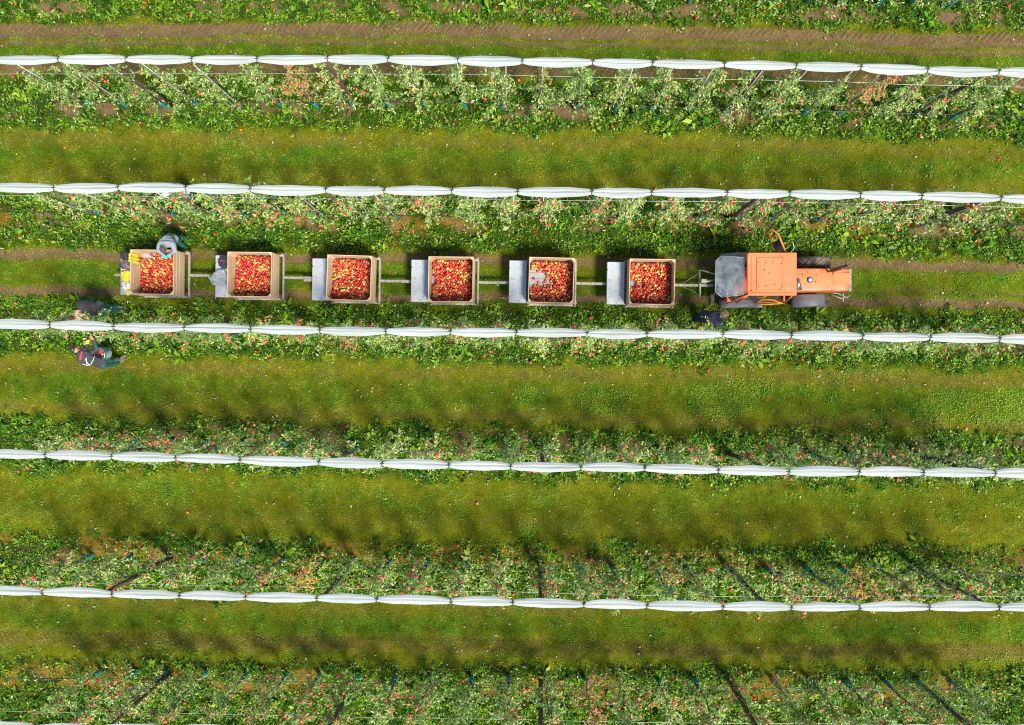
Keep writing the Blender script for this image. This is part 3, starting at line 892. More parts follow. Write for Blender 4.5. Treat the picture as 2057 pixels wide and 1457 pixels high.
for r in range(0, 7):
    rr = np.random.default_rng(900 + r)
    xs = [at(x, 728, 3.4)[0] for x in TX]
    for i, x in enumerate(xs):
        x = x + rr.normal(0, .05) + (0 if r == 1 else (r * .13) % .3)
        y = float(row_y(r, x)) + rr.normal(0, .02)
        hue = special.get((r, i))
        if hue is None:
            p_ = [.5, .45, .05] if r <= 2 else ([.45, .1, .45] if r <= 4 else [.4, .05, .55])  # leaf colour paints sunlit upper rows paler, shaded north sides lower down darker
            hue = ['green', 'pale', 'dark'][rr.choice(3, p=p_)]
        var = VAR[hue]; tm_, cm_, ap = var[rr.integers(0, len(var))]
        root = empty('apple_tree', (x, y, 0), rr.uniform(0, 2 * PI) if rr.random() < .0 else (0 if rr.random() < .5 else PI) + rr.normal(0, .3))
        s = rr.uniform(.9, 1.06); root.scale = (s, s, s)
        for nm_, me in (('trunk', tm_), ('crown', cm_), ('trunk_guard', gme_)):
            o = bpy.data.objects.new(nm_, me); COL.objects.link(o); o.parent = root
        nf = int(max(0, rr.normal(FRUIT[r], FRUIT[r] * .45)))
        if hue == 'red': nf = 14
        # fruit hangs in clusters
        apn = np.array(ap); key = np.min([np.sum((apn - apn[k_]) ** 2, 1) ** .5 for k_ in rr.integers(0, len(ap), 4)], 0) + rr.uniform(0, .5, len(ap)); sel = np.argsort(key)[:max(nf, 0)]
        for q in sel:
            o = bpy.data.objects.new('apple', APR[rr.integers(0, 3)]); COL.objects.link(o); o.parent = root
            o.location = tuple(np.array(ap[q]) + rr.normal(0, .015, 3)); o.rotation_euler = (rr.normal(0, .5), rr.normal(0, .5), rr.uniform(0, 6))
            o.scale = (1.03,) * 3
        fr = 'hardly any apples' if nf < 4 else ('some red apples' if nf < 11 else 'many red apples')
        tag(root, '%s apple tree, %s, %s' % (LOOK[hue], fr, place_words(i, len(xs), r)), 'apple tree', 'apple trees in trained rows')
        # its stake
        if r >= 5 and i % 5 != 2: continue
        sx_ = x + rr.normal(.03, .05); sy = y + rr.uniform(-.10, .06)
        o = bpy.data.objects.new('stake', stake_me[rr.integers(0, 3)]); COL.objects.link(o)
        o.location = (sx_, sy, 0); o.rotation_euler = (R(rr.normal(-.6, .5)), R(rr.normal(0, 1.2)), 0)
        tag(o, 'thin pale stake standing beside the apple tree %s' % place_words(i, len(xs), r), 'stake', 'thin pale stakes at the apple trees')

# ------------------------------------------------------------------ fallen apples
def fallen():
    X, Y, m, r = scatter(760, lambda m, X, Y: .03 + .85 * m['weed'] * (m['n1'] > .38), 71)
    px_, py_ = proj(X, Y, np.zeros_like(X))
    ok = (px_ > 5) & (px_ < 2050) & (py_ > 5) & (py_ < 1450)
    for x0, x1, y0, y1 in ((200, 1720, 495, 625),):
        ok &= ~((px_ > x0) & (px_ < x1) & (py_ > y0) & (py_ < y1))
    X = X[ok][:215]; Y = Y[ok][:215]; wd = m['weed'][ok][:215]; rf = m['y'][ok][:215]
    for x, y, wv, yy in zip(X, Y, wd, rf):
        o = bpy.data.objects.new('fallen_apple', (APR if r.random() < .8 else APM)[r.integers(0, 3)]); COL.objects.link(o)
        o.location = (x, y, float(groundz(np.array([x]), np.array([y]))[0]) + .035 + .09 * wv)
        o.rotation_euler = (r.uniform(0, 6), r.uniform(0, 6), r.uniform(0, 6))
        row = int(np.argmin([abs(yy - q) for q in REFY[:7]]))
        side = 'above' if yy < REFY[row] else 'below'
        third = ['left', 'middle', 'right'][min(2, int((x + 15.5) / 10.0))]
        o.scale = (1.2,) * 3
        tag(o, 'red windfall apple lying just %s the %s, %s third of photo' % (side, ROWN[row], third), 'fallen apple',
            'windfall apples %s the %s, %s' % (side, ROWN[row], third))
fallen()

# ------------------------------------------------------------------ trailers, crates, harvest
CR = [((261, 501), (349.5, 502), (349, 592.5), (260.5, 591)), ((455.4, 505), (546.9, 506), (545, 597.5), (456, 596.5)), ((655.9, 509.7), (748, 512.5), (745.5, 606.7), (654, 603)),
      ((859.8, 514), (953, 515), (951, 608), (857.8, 607)), ((1062, 515), (1155.7, 517.5), (1153.5, 610), (1059.5, 609)), ((1263.6, 518.7), (1357, 520.4), (1356.4, 613.5), (1262.8, 612))]
ZT = 1.25; ZB = .52
cen = []
for q in CR:
    P = np.array([at(a, b, ZT) for a, b in q])
    ang = math.atan2(P[1][1] - P[0][1], P[1][0] - P[0][0])
    cen.append((P.mean(0)[0], P.mean(0)[1], ang))
CW = 1.20
def make_crate():
    h = ZT - ZB - .09
    root = empty('apple_crate', (0, 0, ZB))
    tk = .020
    rr = np.random.default_rng(5)
    for k, (sx, sy) in enumerate(((0, -1), (0, 1), (-1, 0), (1, 0))):
        mb = MB(); npk = 4; ph = h / npk
        for i in range(npk):
            z = .09 + ph * (i + .5)
            jit = rr.normal(0, .002)
            if sx == 0: mb.box((0, sy * (CW / 2 - tk / 2 + jit), z), (CW, tk, ph - .007), bev=.003)
            else: mb.box((sx * (CW / 2 - tk / 2 + jit), 0, z), (tk, CW - 2 * tk - .004, ph - .007), bev=.003)
        mb.build('side_panel', M['wood'] if sx == 0 else M['wood2'], root)
    for sx in (-1, 1):
        for sy in (-1, 1):
            a = CW / 2 - tk - .001; c = .085
            poly = [(sx * a, sy * a), (sx * (a - c), sy * a), (sx * a, sy * (a - c))]
            if sx * sy < 0: poly = poly[::-1]
            MB().prism(poly, .09, .09 + h - .004).build('corner_block', M['wood2'], root)
    fl = MB()
    for i in range(7): fl.box((0, -.495 + i * .165, .129), (CW - .05, .158, .016), bev=.002)
    fl.build('bottom_boards', M['floor_board'], root)
    for i in (-1, 0, 1): MB().box((i * .52, 0, .045), (.10, CW - .01, .088), bev=.006).build('skid', M['wood_grey'], root)
    return root

def make_trailer():
    root = empty('harvest_trailer', (0, 0, 0))
    f = MB()
    for sy in (-1, 1): f.box((0.02, sy * .60, .455), (1.34, .055, .11), bev=.008)
    for sx in (-.63, -.2, .25, .67): f.box((sx, 0, .455), (.05, 1.14, .09), bev=.006)
    for sx in (-.60, .66):
        for sy in (-1, 1): f.box((sx, sy * .635, .52), (.06, .018, .20), bev=.004)
    f.build('frame', M['steel'], root)
    d = MB().box((-.90, 0, .715), (.47, 1.14, .022), bev=.008)
    d.box((-1.128, 0, .60), (.014, 1.13, .21)); d.box((-.672, 0, .60), (.014, 1.13, .21))
    for sy in (-1, 1): d.box((-.90, sy * .562, .60), (.44, .012, .21))
    d.build('step_plate', M['galv'], root)
    b = MB().box((1.22, 0, .43), (1.10, .075, .075), bev=.01)
    b.box((1.05, 0, .473), (.13, .05, .02), bev=.004); b.tube([(1.74, 0, .40), (1.74, 0, .52)], .022, 8)
    b.box((-1.0, 0, .43), (.9, .07, .07), bev=.01)
    b.build('drawbar', M['steel'], root)
    MB().tube([(.02, -.46, .24), (.02, .46, .24)], .03, 10).build('axle', M['steel_dark'], root)
    for sy in (-1, 1):
        mt = Matrix.Translation((.02, sy * .50, .24)) @ Euler((R(90), 0, 0)).to_matrix().to_4x4()
        wh = MB().lathe([(.11, -.07), (.20, -.085), (.235, -.06), (.24, 0), (.235, .06), (.20, .085), (.11, .07)], 24, mt).build('wheel', M['tyre'], root)
        MB().lathe([(.02, -.075), (.11, -.05), (.115, 0), (.11, .05), (.02, .075)], 16, mt).build('rim', M['steel'], wh)
    return root

crate0 = make_crate(); trailer0 = make_trailer()
CNAME = ['leftmost crate, where the grey clad picker leans in', 'second crate from left, beside the grey jacket', 'third crate from left', 'fourth crate from left', 'second crate behind the tractor, floor showing', 'crate nearest the tractor']
TNAME = ['last trailer, with bags and boots on its step plate', 'second trailer from left, with a grey jacket on its plate', 'third trailer from left, plate nearly clean', 'fourth trailer from left, plate with leaves and stains', 'trailer carrying the crate whose floor shows', 'trailer hitched to the tractor, spotted plate']
heap_v = []; heap_f = []; heap_c = []; nvh = 0
cand = []
# where each crate is less than full: (local x, local y, radius) bare spots
BARE = {0: [(-.40, .50, .08), (-.20, .52, .07), (-.5, .50, .06)], 4: [(-.40, .10, .16), (-.28, .14, .14), (-.22, -.03, .11), (-.05, .02, .08), (-.50, -.02, .1), (-.45, .20, .09)], 5: [(-.46, -.02, .07), (-.2, -.04, .04)], 2: [(-.50, .22, .05)], 3: [(-.52, -.02, .05)], 1: []}
for i, (cx, cy, an_) in enumerate(cen):
    c = crate0 if i == 0 else copy_tree(crate0)
    c.location = (cx, cy, ZB); c.rotation_euler = (0, 0, an_)
    tag(c, 'wooden slatted apple crate, ' + CNAME[i], 'crate', 'wooden apple crates on the trailers')
    t_ = trailer0 if i == 0 else copy_tree(trailer0)
    t_.location = (cx, cy, 0); t_.rotation_euler = (0, 0, R(-.5 - .12 * i))
    tag(t_, 'low steel harvest trailer, ' + TNAME[i], 'trailer', 'low steel trailers coupled in a train')
    rr = np.random.default_rng(300 + i)
    zf = ZB + .137 + (0 if i in (0,) else .02)
    ca, sa = math.cos(an_), math.sin(an_)
    pts = []
    pitch = .0720; half = CW / 2 - .060
    lift = .02 + .055 * rr.random()
    # relaxed hexagonal layers: floor layer, then two loose ones on top
    for lay in range(3):
        ny_ = int(2 * half / (pitch * .87))
        for a in range(ny_ + 1):
            for b in range(int(2 * half / pitch) + 1):
                x = -half + b * pitch + (.5 * pitch if (a + lay) % 2 else 0) + rr.normal(0, .006); y = -half + a * pitch * .87 + lay * .022 + rr.normal(0, .006)
                if abs(x) > half or abs(y) > half: continue
                if abs(x) + abs(y) > 2 * half - .055: continue
                bare = min([((x - u) ** 2 + (y - v_) ** 2) ** .5 - q * (1.0 + .55 * lay) for u, v_, q in BARE[i]] or [9])
                if bare < rr.normal(0, .018): 
                    if not (lay == 0 and rr.random() < .10): continue
                if lay == 2 and (rr.random() > .42 + .2 * math.sin(x * 7 + i) * math.sin(y * 6)): continue
                if lay == 1 and rr.random() > .93: continue
                z = zf + .034 + lay * .054 + rr.normal(0, .006)
                pts.append((x, y, z, lay))
    pts = np.array(pts)
    for x, y, z, lay in pts:
        X = cx + ca * x - sa * y; Y = cy + sa * x + ca * y
        cand.append((z + rr.random() * .002, i, X, Y, z, lay, x, y))
# the 50 topmost, spread over each crate, are apples of their own
indiv = set()
for i in range(6):
    ii = [k for k, q in enumerate(cand) if q[1] == i and q[5] == 2]
    rr = np.random.default_rng(40 + i); rr.shuffle(ii)
    indiv |= set(ii[:50])
rr = np.random.default_rng(77)
SH1 = AV / .036; 
red = np.array([.44, .016, .020]); org = np.array([.54, .14, .045]); yel = np.array([.60, .52, .12]); dred = np.array([.34, .008, .03])
LV, LF = apple_shape(9, 6, .0372)
fc_z = LV[LF].mean(1)[:, 2] / .0372
for k, (zz, i, X, Y, z, lay, lx, ly) in enumerate(cand):
    s = rr.uniform(.92, 1.12)
    if k in indiv:
        o = bpy.data.objects.new('apple', APM[rr.integers(0, 3)]); COL.objects.link(o)
        o.location = (X, Y, z); o.rotation_euler = (rr.uniform(0, 6.28), rr.uniform(0, 6.28), rr.uniform(0, 6.28)); o.scale = (s * 1.02,) * 3
        tag(o, 'red and yellow apple on top of the heap in the ' + ['leftmost crate', 'second crate from left', 'third crate from left', 'fourth crate from left', 'fifth crate from left', 'crate nearest the tractor'][i], 'apple', 'apples on top of the heap in crate ' + ORD[i])
        continue
    m3 = np.array(Euler((rr.uniform(0, 6.28), rr.uniform(0, 6.28), rr.uniform(0, 6.28))).to_matrix())
    v = (LV * s) @ m3.T + np.array([X, Y, z])
    heap_v.append(v); heap_f.append(LF + nvh); nvh += len(LV)
    ripe = rr.random()                # how far yellow spreads over the apple
    tt = np.clip((fc_z * .45 + ripe * 1.35 - .38), 0, 1)[:, None]
    base = red * (1 - rr.random() * .6) + dred * .3
    col = base * (1 - np.clip(tt * 2, 0, 1)) + org * np.clip(tt * 2, 0, 1) if False else np.where(tt < .5, base * (1 - 2 * tt) + org * 2 * tt, org * (2 - 2 * tt) + yel * (2 * tt - 1))
    heap_c.append(col)
hm = np_mesh('apple_heap', np.vstack(heap_v), np.vstack(heap_f), np.vstack(heap_c), True)
ho = link_mesh('apple_heap', hm, M['apple_mix'])
tag(ho, 'red and yellow apples packed in loose layers on the crate floors', 'apples', kind='stuff')

# ------------------------------------------------------------------ tractor
TO = np.array([(6.35), 2.09, 0.0])
def T(px, py, z):
    return tuple(at(px, py, z) - TO)
def q3(x, y, z): return (x - TO[0], y - TO[1], z)
tr = empty('orchard_tractor', TO)
tag(tr, 'narrow orange orchard tractor with cab pulling the crate trailers', 'tractor')
# cab roof
rx0, rx1 = 5.24, 6.465; ry0, ry1 = 1.585, 2.655
rcx, rcy = (rx0 + rx1) / 2, (ry0 + ry1) / 2
b = MB().box(q3(rcx, rcy, 2.20), (rx1 - rx0, ry1 - ry0, .07), bev=.022)
b.box(q3(rcx, ry1 - .035, 2.243), (rx1 - rx0 - .03, .06, .03), bev=.012)
b.box(q3(rcx, ry0 + .045, 2.243), (rx1 - rx0 - .03, .075, .03), bev=.012)
b.box(q3(rx0 + .10, rcy, 2.240), (.012, .9, .02), bev=.004)
roof = b.build('cab_roof', M['orange'], tr)
hb = MB().box(q3(5.80, 2.13, 2.243), (.67, .80, .026), bev=.010)
hb.box(q3(6.10, 2.13, 2.262), (.014, .76, .008))
hb.build('roof_hatch', M['orange'], roof)
for (px_, py_) in ((1523.5, 527.5), (1539, 527.5), (1553, 526), (1571, 530), (1571, 576), (1556, 572), (1539, 575), (1524, 575), (1510, 584), (1567, 582), (1536, 543), (1546, 549)):
    p = T(px_, py_, 2.262)
    MB().lathe([(.017, 0), (.013, .012), (.003, .015)], 8, Matrix.Translation(p)).build('roof_bolt', M['rust'], roof)
# cab posts and sill frame
fr = MB()
for X_, dx in ((5.30, -.03), (5.76, -.02), (6.40, .14)):
    for Y_, dy in ((1.62, -.13), (2.62, .10)):
        fr.tube([q3(X_, Y_, 2.17), q3(X_ + dx * .4, Y_ + dy * .6, 1.6), q3(X_ + dx, Y_ + dy, .95)], .022, 8)
for Y_ in (1.49, 2.72): fr.box(q3(5.80, Y_, .93), (1.52, .05, .06), bev=.01)
for X_ in (5.06, 6.55): fr.box(q3(X_, 2.10, .93), (.05, 1.2, .06), bev=.01)
fr.tube([q3(5.30, 1.62, 2.16), q3(5.10, 1.52, 1.5), q3(5.05, 1.49, .95)], .022, 8)
fr.build('cab_frame', M['orange'], tr)
# half open arc bar over the south door
ab = MB()
ab.tube([T(1518, 611, 1.1), T(1527, 604, 1.2), T(1540, 602, 1.25), T(1553, 603, 1.25), T(1569, 609, 1.1)], .018, 8)
ab.tube([T(1521, 612, 1.0), T(1545, 611.5, 1.0), T(1570, 610, 1.0)], .015, 8)
ab.build('grab_rail', mat('amber_paint', (.75, .34, .04), .45, col2=(.7, .25, .03)), tr)
# rear canopy glass, sloping
gl = MB()
poly = [(1437, 525), (1448, 514.5), (1494.5, 517.5), (1494, 592), (1450, 597), (1437, 587)]
top = [T(a, b_, 2.04 if a < 1460 else 2.13) for a, b_ in poly]
bot = [(p[0], p[1], p[2] - .012) for p in top]
n_ = len(poly)
gl.add(top + bot, [tuple(range(n_))[::-1], tuple(range(n_, 2 * n_))] + [(i, (i + 1) % n_, n_ + (i + 1) % n_, n_ + i) for i in range(n_)])
go = gl.build('rear_canopy', M['glass'], tr)
ge = MB()
for i in range(n_): ge.tube([top[i], top[(i + 1) % n_]], .011, 6)
ge.build('canopy_edge', M['plastic_grey'], go)
for a, b_ in ((1443, 578), (1449, 591), (1481, 522), (1448, 520), (1489, 578)):
    p = T(a, b_, 2.075); MB().lathe([(.018, 0), (.014, .012), (.004, .014)], 8, Matrix.Translation(p)).build('canopy_bolt', M['black'], go)
# inside the cab and behind it
MB().box(q3(5.45, 2.10, .62), (.95, .52, .42), bev=.04).build('gearbox', M['steel_dark'], tr)
MB().box(q3(5.85, 2.10, .88), (1.3, .72, .05), bev=.01).build('cab_floor', M['orange_red'], tr)
se = MB().box(q3(5.50, 2.10, 1.12), (.42, .44, .12), bev=.04)
seat = se.build('seat', M['pink'], tr)
MB().box(q3(5.27, 2.10, 1.42), (.10, .44, .52), rot=(0, R(-8), 0), bev=.04).build('backrest', M['pink'], seat)
MB().box(q3(5.12, 2.05, 1.50), (.10, .86, .10), bev=.02).build('rear_crossbar', M['orange'], tr)
MB().box(q3(4.98, 2.44, 1.30), (.16, .26, .05), bev=.01).build('tool_tray', M['orange_red'], tr)
MB().box(q3(5.02, 2.0, 1.05), (.30, .34, .10), bev=.02).box(q3(5.0, 2.05, 1.12), (.2, .2, .05), bev=.01).build('battery_box', M['plastic_grey'], tr)
stw = MB().tube([q3(6.0 + .02 * math.cos(a), 2.10 + .17 * math.sin(a), 1.45 + .16 * math.cos(a)) for a in np.linspace(0, 2 * PI, 21)], .013, 6, False)
stw.tube([q3(6.0, 2.10, 1.45), q3(6.3, 2.10, 1.2)], .02, 6)
stw.build('steering_wheel', M['black'], tr)
MB().box(q3(6.40, 2.10, 1.18), (.20, .62, .40), bev=.03).build('dashboard', M['orange'], tr)
MB().box(q3(4.86, 2.1, .80), (.06, .8, .5), bev=.01).build('rear_panel', M['plastic_grey'], tr)
# wheels
def wheel(cx, cy, rad, wid, name='wheel'):
    mt = Matrix.Translation(q3(cx, cy, rad)) @ Euler((R(90), 0, 0)).to_matrix().to_4x4()
    hw = wid / 2
    mb = MB().lathe([(rad * .56, -hw * .82), (rad * .80, -hw), (rad * .93, -hw * .92), (rad * .965, -hw * .5), (rad * .97, 0), (rad * .965, hw * .5), (rad * .93, hw * .92), (rad * .80, hw), (rad * .56, hw * .82)], 40, mt, caps=False)
    nl = 20
    for k in range(nl):
        for sgn in (-1, 1):
            a0 = 2 * PI * (k + (.5 if sgn > 0 else 0)) / nl
            pts = []
            for q in range(4):
                u = q / 3; an2 = a0 + u * .30; y = sgn * hw * (.02 + .93 * u)
                r_ = rad * (.985 - .035 * u * u)
                pts.append(mt @ Vector((r_ * math.cos(an2), r_ * math.sin(an2), y)))
            mb.tube(pts, .019, 4)
    wo_ = mb.build(name, M['tyre'], tr)
    MB().lathe([(.05, -hw * .5), (rad * .45, -hw * .55), (rad * .57, -hw * .80), (rad * .60, -hw * .80), (rad * .60, hw * .80), (rad * .57, hw * .80), (rad * .45, hw * .55), (.05, hw * .5)], 28, mt).build('rim', M['orange_red'], wo_)
    return wo_
for Y_ in (1.545, 2.665): wheel(5.50, Y_, .545, .27)
for Y_ in (1.555, 2.60): wheel(7.42, Y_, .47, .275)
def fender(cx, cy, rad, wid, a0, a1, m_, name):
    mb = MB(); n = 14; vs = []; fs = []
    for k in range(n + 1):
        a = R(a0 + (a1 - a0) * k / n)
        for (rr_, yy) in ((rad, -wid / 2), (rad + .02, -wid / 2 + .03), (rad + .02, wid / 2 - .03), (rad, wid / 2), (rad - .012, wid / 2 - .01), (rad - .012, -wid / 2 + .01)):
            vs.append(q3(cx + rr_ * math.cos(a), cy + yy, .47 + rr_ * math.sin(a)))
    for k in range(n):
        for j in range(6):
            j2 = (j + 1) % 6
            fs.append((k * 6 + j, (k + 1) * 6 + j, (k + 1) * 6 + j2, k * 6 + j2))
    fs.append(tuple(range(6))); fs.append(tuple(n * 6 + j for j in range(6))[::-1])
    mb.add(vs, fs, True)
    return mb.build(name, m_, tr)
fender(7.30, 1.56, .52, .34, 48, 155, M['plastic_grey'], 'front_fender')
fender(5.50, 1.475, .62, .22, 35, 160, M['plastic_grey'], 'rear_fender')
fender(5.50, 2.70, .62, .24, 35, 160, M['plastic_grey'], 'rear_fender')
cp = MB()
cp.box(T(1462, 604, 1.15), (.12, .09, .34), bev=.01)
cp.build('corner_panel', M['orange'], tr)
# bonnet
hx0, hx1 = 6.50, 8.13; hy0, hy1 = 1.765, 2.375
prof = [(hy0, .80), (hy0 - .004, 1.10), (hy0 + .004, 1.262), (hy0 + .022, 1.287), (hy0 + .06, 1.296), ((hy0 + hy1) / 2, 1.302), (hy1 - .06, 1.296), (hy1 - .022, 1.287), (hy1 - .004, 1.262), (hy1 + .004, 1.10), (hy1, .80)]
hb = MB(); xs_ = [hx0, 6.9, 7.4, 7.9, hx1]
vs = []; fs = []
for k, x in enumerate(xs_):
    dz = [0, 0, -.01, -.03, -.055][k]; sq_ = [1, 1, 1, .985, .955][k]
    for y, z in prof: vs.append(q3(x, 2.07 + (y - 2.07) * sq_, z + dz * (z > 1)))
np_ = len(prof)
for k in range(len(xs_) - 1):
    for j in range(np_ - 1): fs.append((k * np_ + j, (k + 1) * np_ + j, (k + 1) * np_ + j + 1, k * np_ + j + 1)[::-1])
fs.append(tuple(range(np_))); fs.append(tuple((len(xs_) - 1) * np_ + j for j in range(np_))[::-1])
hb.add(vs, fs, True)
bon = hb.build('bonnet', M['orange'], tr)
sm = bon.modifiers.new('edges', 'BEVEL'); sm.width = .006; sm.segments = 1
MB().box(q3(7.93, 2.10, 1.272), (.46, .30, .022), rot=(0, R(1.5), 0), bev=.010).build('bonnet_rib', M['orange'], bon)
MB().box(T(1660, 583, 1.27), (.37, .012, .02)).build('bonnet_slot', M['black'], bon)
c_ = T(1627, 562.5, 1.30)
MB().lathe([(.078, 0), (.078, .022), (.062, .03), (.062, .006)], 24, Matrix.Translation(c_)).build('filler_ring', M['black'], bon)
MB().lathe([(.056, 0), (.056, .03), (.045, .045), (.005, .048)], 20, Matrix.Translation(c_)).build('filler_cap', M['galv'], bon)
for a, b_ in ((1623, 547), (1640, 552), (1639, 566), (1612.5, 551)):
    p = T(a, b_, 1.30); MB().lathe([(.018, 0), (.014, .012), (.003, .014)], 8, Matrix.Translation(p)).build('bonnet_bolt', M['rust'], bon)
# cut-out by the windscreen: dark inside painted as a flat black plate, bright canister
wl = MB(); 
pl = [T(1594.5, 559, 1.31)[:2], T(1601, 559, 1.31)[:2], T(1608, 566, 1.31)[:2], T(1611.5, 583, 1.31)[:2], T(1594.5, 583, 1.31)[:2]][::-1]
wl.prism(pl, 1.285, 1.309)
wl.build('recess_plate', M['black'], bon)
MB().tube([T(1604, 561, 1.33), T(1603, 580, 1.33)], .045, 14).tube([T(1597, 561, 1.33), T(1597, 580, 1.33)], .02, 10).build('canister', M['chrome'], bon)
# radiator grille and front bar
g = MB().box(q3(8.175, 2.065, .98), (.085, .60, .46), bev=.015)
for k in range(7): g.box(q3(8.222, 2.065, .80 + k * .06), (.012, .54, .02))
g.build('grille', M['plastic_grey'], tr)
f_ = MB().box(q3(8.22, 2.07, .55), (.09, .52, .20), bev=.02).tube([q3(8.27, 1.55, .50), q3(8.27, 2.62, .50)], .022, 8)
f_.tube([T(1670, 592, .55), T(1690, 600, .5), T(1708, 594, .5)], .018, 6).tube([T(1664, 588, .55), T(1684, 590, .5), T(1704, 600, .5)], .016, 6)
f_.build('front_linkage', M['steel'], tr)
MB().tube([q3(7.42, 1.62, .47), q3(7.42, 2.53, .47)], .05, 10).box(q3(7.1, 2.07, .62), (1.5, .34, .30), bev=.03).build('front_axle', M['steel_dark'], tr)
# exhaust stack
ex = T(1664, 546, 1.28)
ex = MB().tube([ex, (ex[0], ex[1], 1.5)], .028, 10).tube([(ex[0], ex[1], 1.48), (ex[0], ex[1], 1.56), (ex[0], ex[1], 2.22), (ex[0], ex[1], 2.3)], [.03, .052, .052, .03], 14).tube([(ex[0], ex[1], 2.28), (ex[0], ex[1], 2.52), (ex[0] + .05, ex[1], 2.66)], .024, 10)
exo = ex.build('exhaust_stack', M['rust'], tr)
p = T(1664, 546, 1.28)
MB().lathe([(.03, 0), (.05, .01), (.05, .04), (.03, .05)], 12, Matrix.Translation((p[0], p[1], 2.40))).box((p[0], p[1] + .06, 2.42), (.03, .12, .03)).build('clamp', M['black'], exo)
MB().box((p[0], p[1], 1.50), (.03, .24, .03), rot=(0, 0, .5)).box((p[0], p[1], 1.50), (.14, .03, .03), rot=(0, 0, .5)).build('bracket', M['steel_dark'], exo)
# open north door
dr = MB()
A_ = T(1580, 510, 2.05); B_ = T(1563, 470, 2.05); C_ = T(1550.5, 461, 2.05); D_ = T(1555, 470, 1.85)
dr.tube([A_, B_, C_], .023, 8)
lo = lambda p, dz: (p[0], p[1], p[2] - dz)
dr.tube([C_, lo(C_, .42)], .018, 8).tube([B_, lo(B_, .5)], .018, 8).tube([A_, lo(A_, .75)], .02, 8)
mid = tuple((np.array(A_) * .55 + np.array(B_) * .45)); dr.tube([lo(C_, .42), lo(B_, .5), lo(A_, .75)], .018, 8)
door = dr.build('open_door', M['orange'], tr)
pm_ = MB()
a1 = np.array(lo(A_, .10)); b1 = np.array(lo(B_, .10)) * .75 + a1 * .25
pm_.add([a1 + (0, 0, 0), b1, b1 - (0, 0, .62), a1 - (0, 0, .62), a1 + (.012, .004, 0), b1 + (.012, .004, 0), b1 + (.012, .004, -.62), a1 + (.012, .004, -.62)],
        [(0, 1, 2, 3), (7, 6, 5, 4), (0, 4, 5, 1), (1, 5, 6, 2), (2, 6, 7, 3), (3, 7, 4, 0)])
pm_.build('door_pane', mat('dark_pane', (.02, .022, .025), .25, col2=(.05, .05, .055), scale=6), door)
MB().tube([T(1586, 511, 1.9), T(1595.5, 498, 1.95), T(1593, 489, 2.0), T(1590.5, 485, 2.0)], .010, 6).build('mirror_arm', M['galv'], tr)
# rear hitch
h = MB()
h.tube([T(1436, 563, .62), T(1418, 566, .58), T(1404, 568, .52)], .030, 8)
h.tube([T(1438, 552, .62), T(1424, 547, .55), T(1406, 542.5, .5)], .024, 8)
h.tube([T(1440, 588, .62), T(1426, 596, .5), T(1421, 604, .45)], .026, 8)
h.tube([T(1405, 543, .5), T(1406.5, 600, .5)], .030, 8)
h.box(T(1414, 565, .60), (.16, .12, .08), bev=.015)
h.tube([T(1404, 549, .55), T(1371, 570, .55)], .007, 5).tube([T(1372, 577, .5), T(1392, 584, .5), T(1404, 594, .5)], .007, 5)
h.build('rear_hitch', M['steel'], tr)
MB().box(T(1429, 600, .5), (.12, .24, .26), bev=.03).build('hydraulic_block', M['steel_dark'], tr)

# ------------------------------------------------------------------ things left on the trailers
def cloth_blob(name, mt, pts, z, h, seed, label, cat, vox=.016, amp=.03):
    """crumpled cloth lying on a flat surface: outline in photo points, thickness h"""
    rr = np.random.default_rng(seed)
    P = np.array([at(a, b, z) for a, b in pts]); c = P.mean(0)
    mb = MB()
    n = len(P)
    for k in range(n):
        a, b = P[k], P[(k + 1) % n]
        mb.capsule(a * .82 + c * .18 + (0, 0, h * .35), b * .82 + c * .18 + (0, 0, h * .35), h * .38, h * .38, 8)
        mb.capsule(c + (0, 0, h * .55), a * .8 + c * .2 + (0, 0, h * rr.uniform(.3, .7)), h * .5, h * .32, 8)
    # filled body
    vs = [(p[0] * .85 + c[0] * .15, p[1] * .85 + c[1] * .15, z + .004) for p in P] + [(p[0] * .8 + c[0] * .2, p[1] * .8 + c[1] * .2, z + h * .6) for p in P]
    mb.add(vs, [tuple(range(n)), tuple(range(n, 2 * n))[::-1]] + [(i, (i + 1) % n, n + (i + 1) % n, n + i)[::-1] for i in range(n)])
    me = remeshed(mb, vox, 2)
    co = np.empty(len(me.vertices) * 3, np.float32); me.vertices.foreach_get('co', co); co = co.reshape(-1, 3)
    w_ = (vnoise(co[:, 0] * 22, co[:, 1] * 22, seed) - .5) * amp + (vnoise(co[:, 0] * 50, co[:, 1] * 50, seed + 1) - .5) * amp * .5
    co[:, 2] = np.maximum(co[:, 2] + w_ * (co[:, 2] > z + h * .2), z + .003)
    o0 = np.array([c[0], c[1], z]); co -= o0
    me.vertices.foreach_set('co', co.astype(np.float32).ravel()); me.update()
    o = link_mesh(name, me, mt); o.location = tuple(o0)
    if label: tag(o, label, cat)
    return o
fab = lambda nm, c1, c2, sc_=20, **k: mat(nm, c1, .9, col2=c2, scale=sc_, bump=.3, bscale=35, **k)
ZP = .727
M['yellow_cloth'] = fab('yellow_cloth', (.75, .52, .03), (.62, .40, .02))
M['grey_cloth'] = fab('grey_jacket_cloth', (.17, .20, .23), (.26, .29, .32))
M['navy'] = fab('navy_cloth', (.012, .014, .03), (.03, .032, .05))
M['dots'] = mat('dotted_cloth', (.05, .03, .035), .9, spots=((.42, .30, .32), 70, .56))
cloth_blob('boots', M['black'], [(245.5, 509), (257, 508), (262, 513), (260, 519), (248, 520)], ZP, .16, 1, 'black rubber boots lying at the upper corner of the last step plate', 'boots', vox=.02, amp=.01)
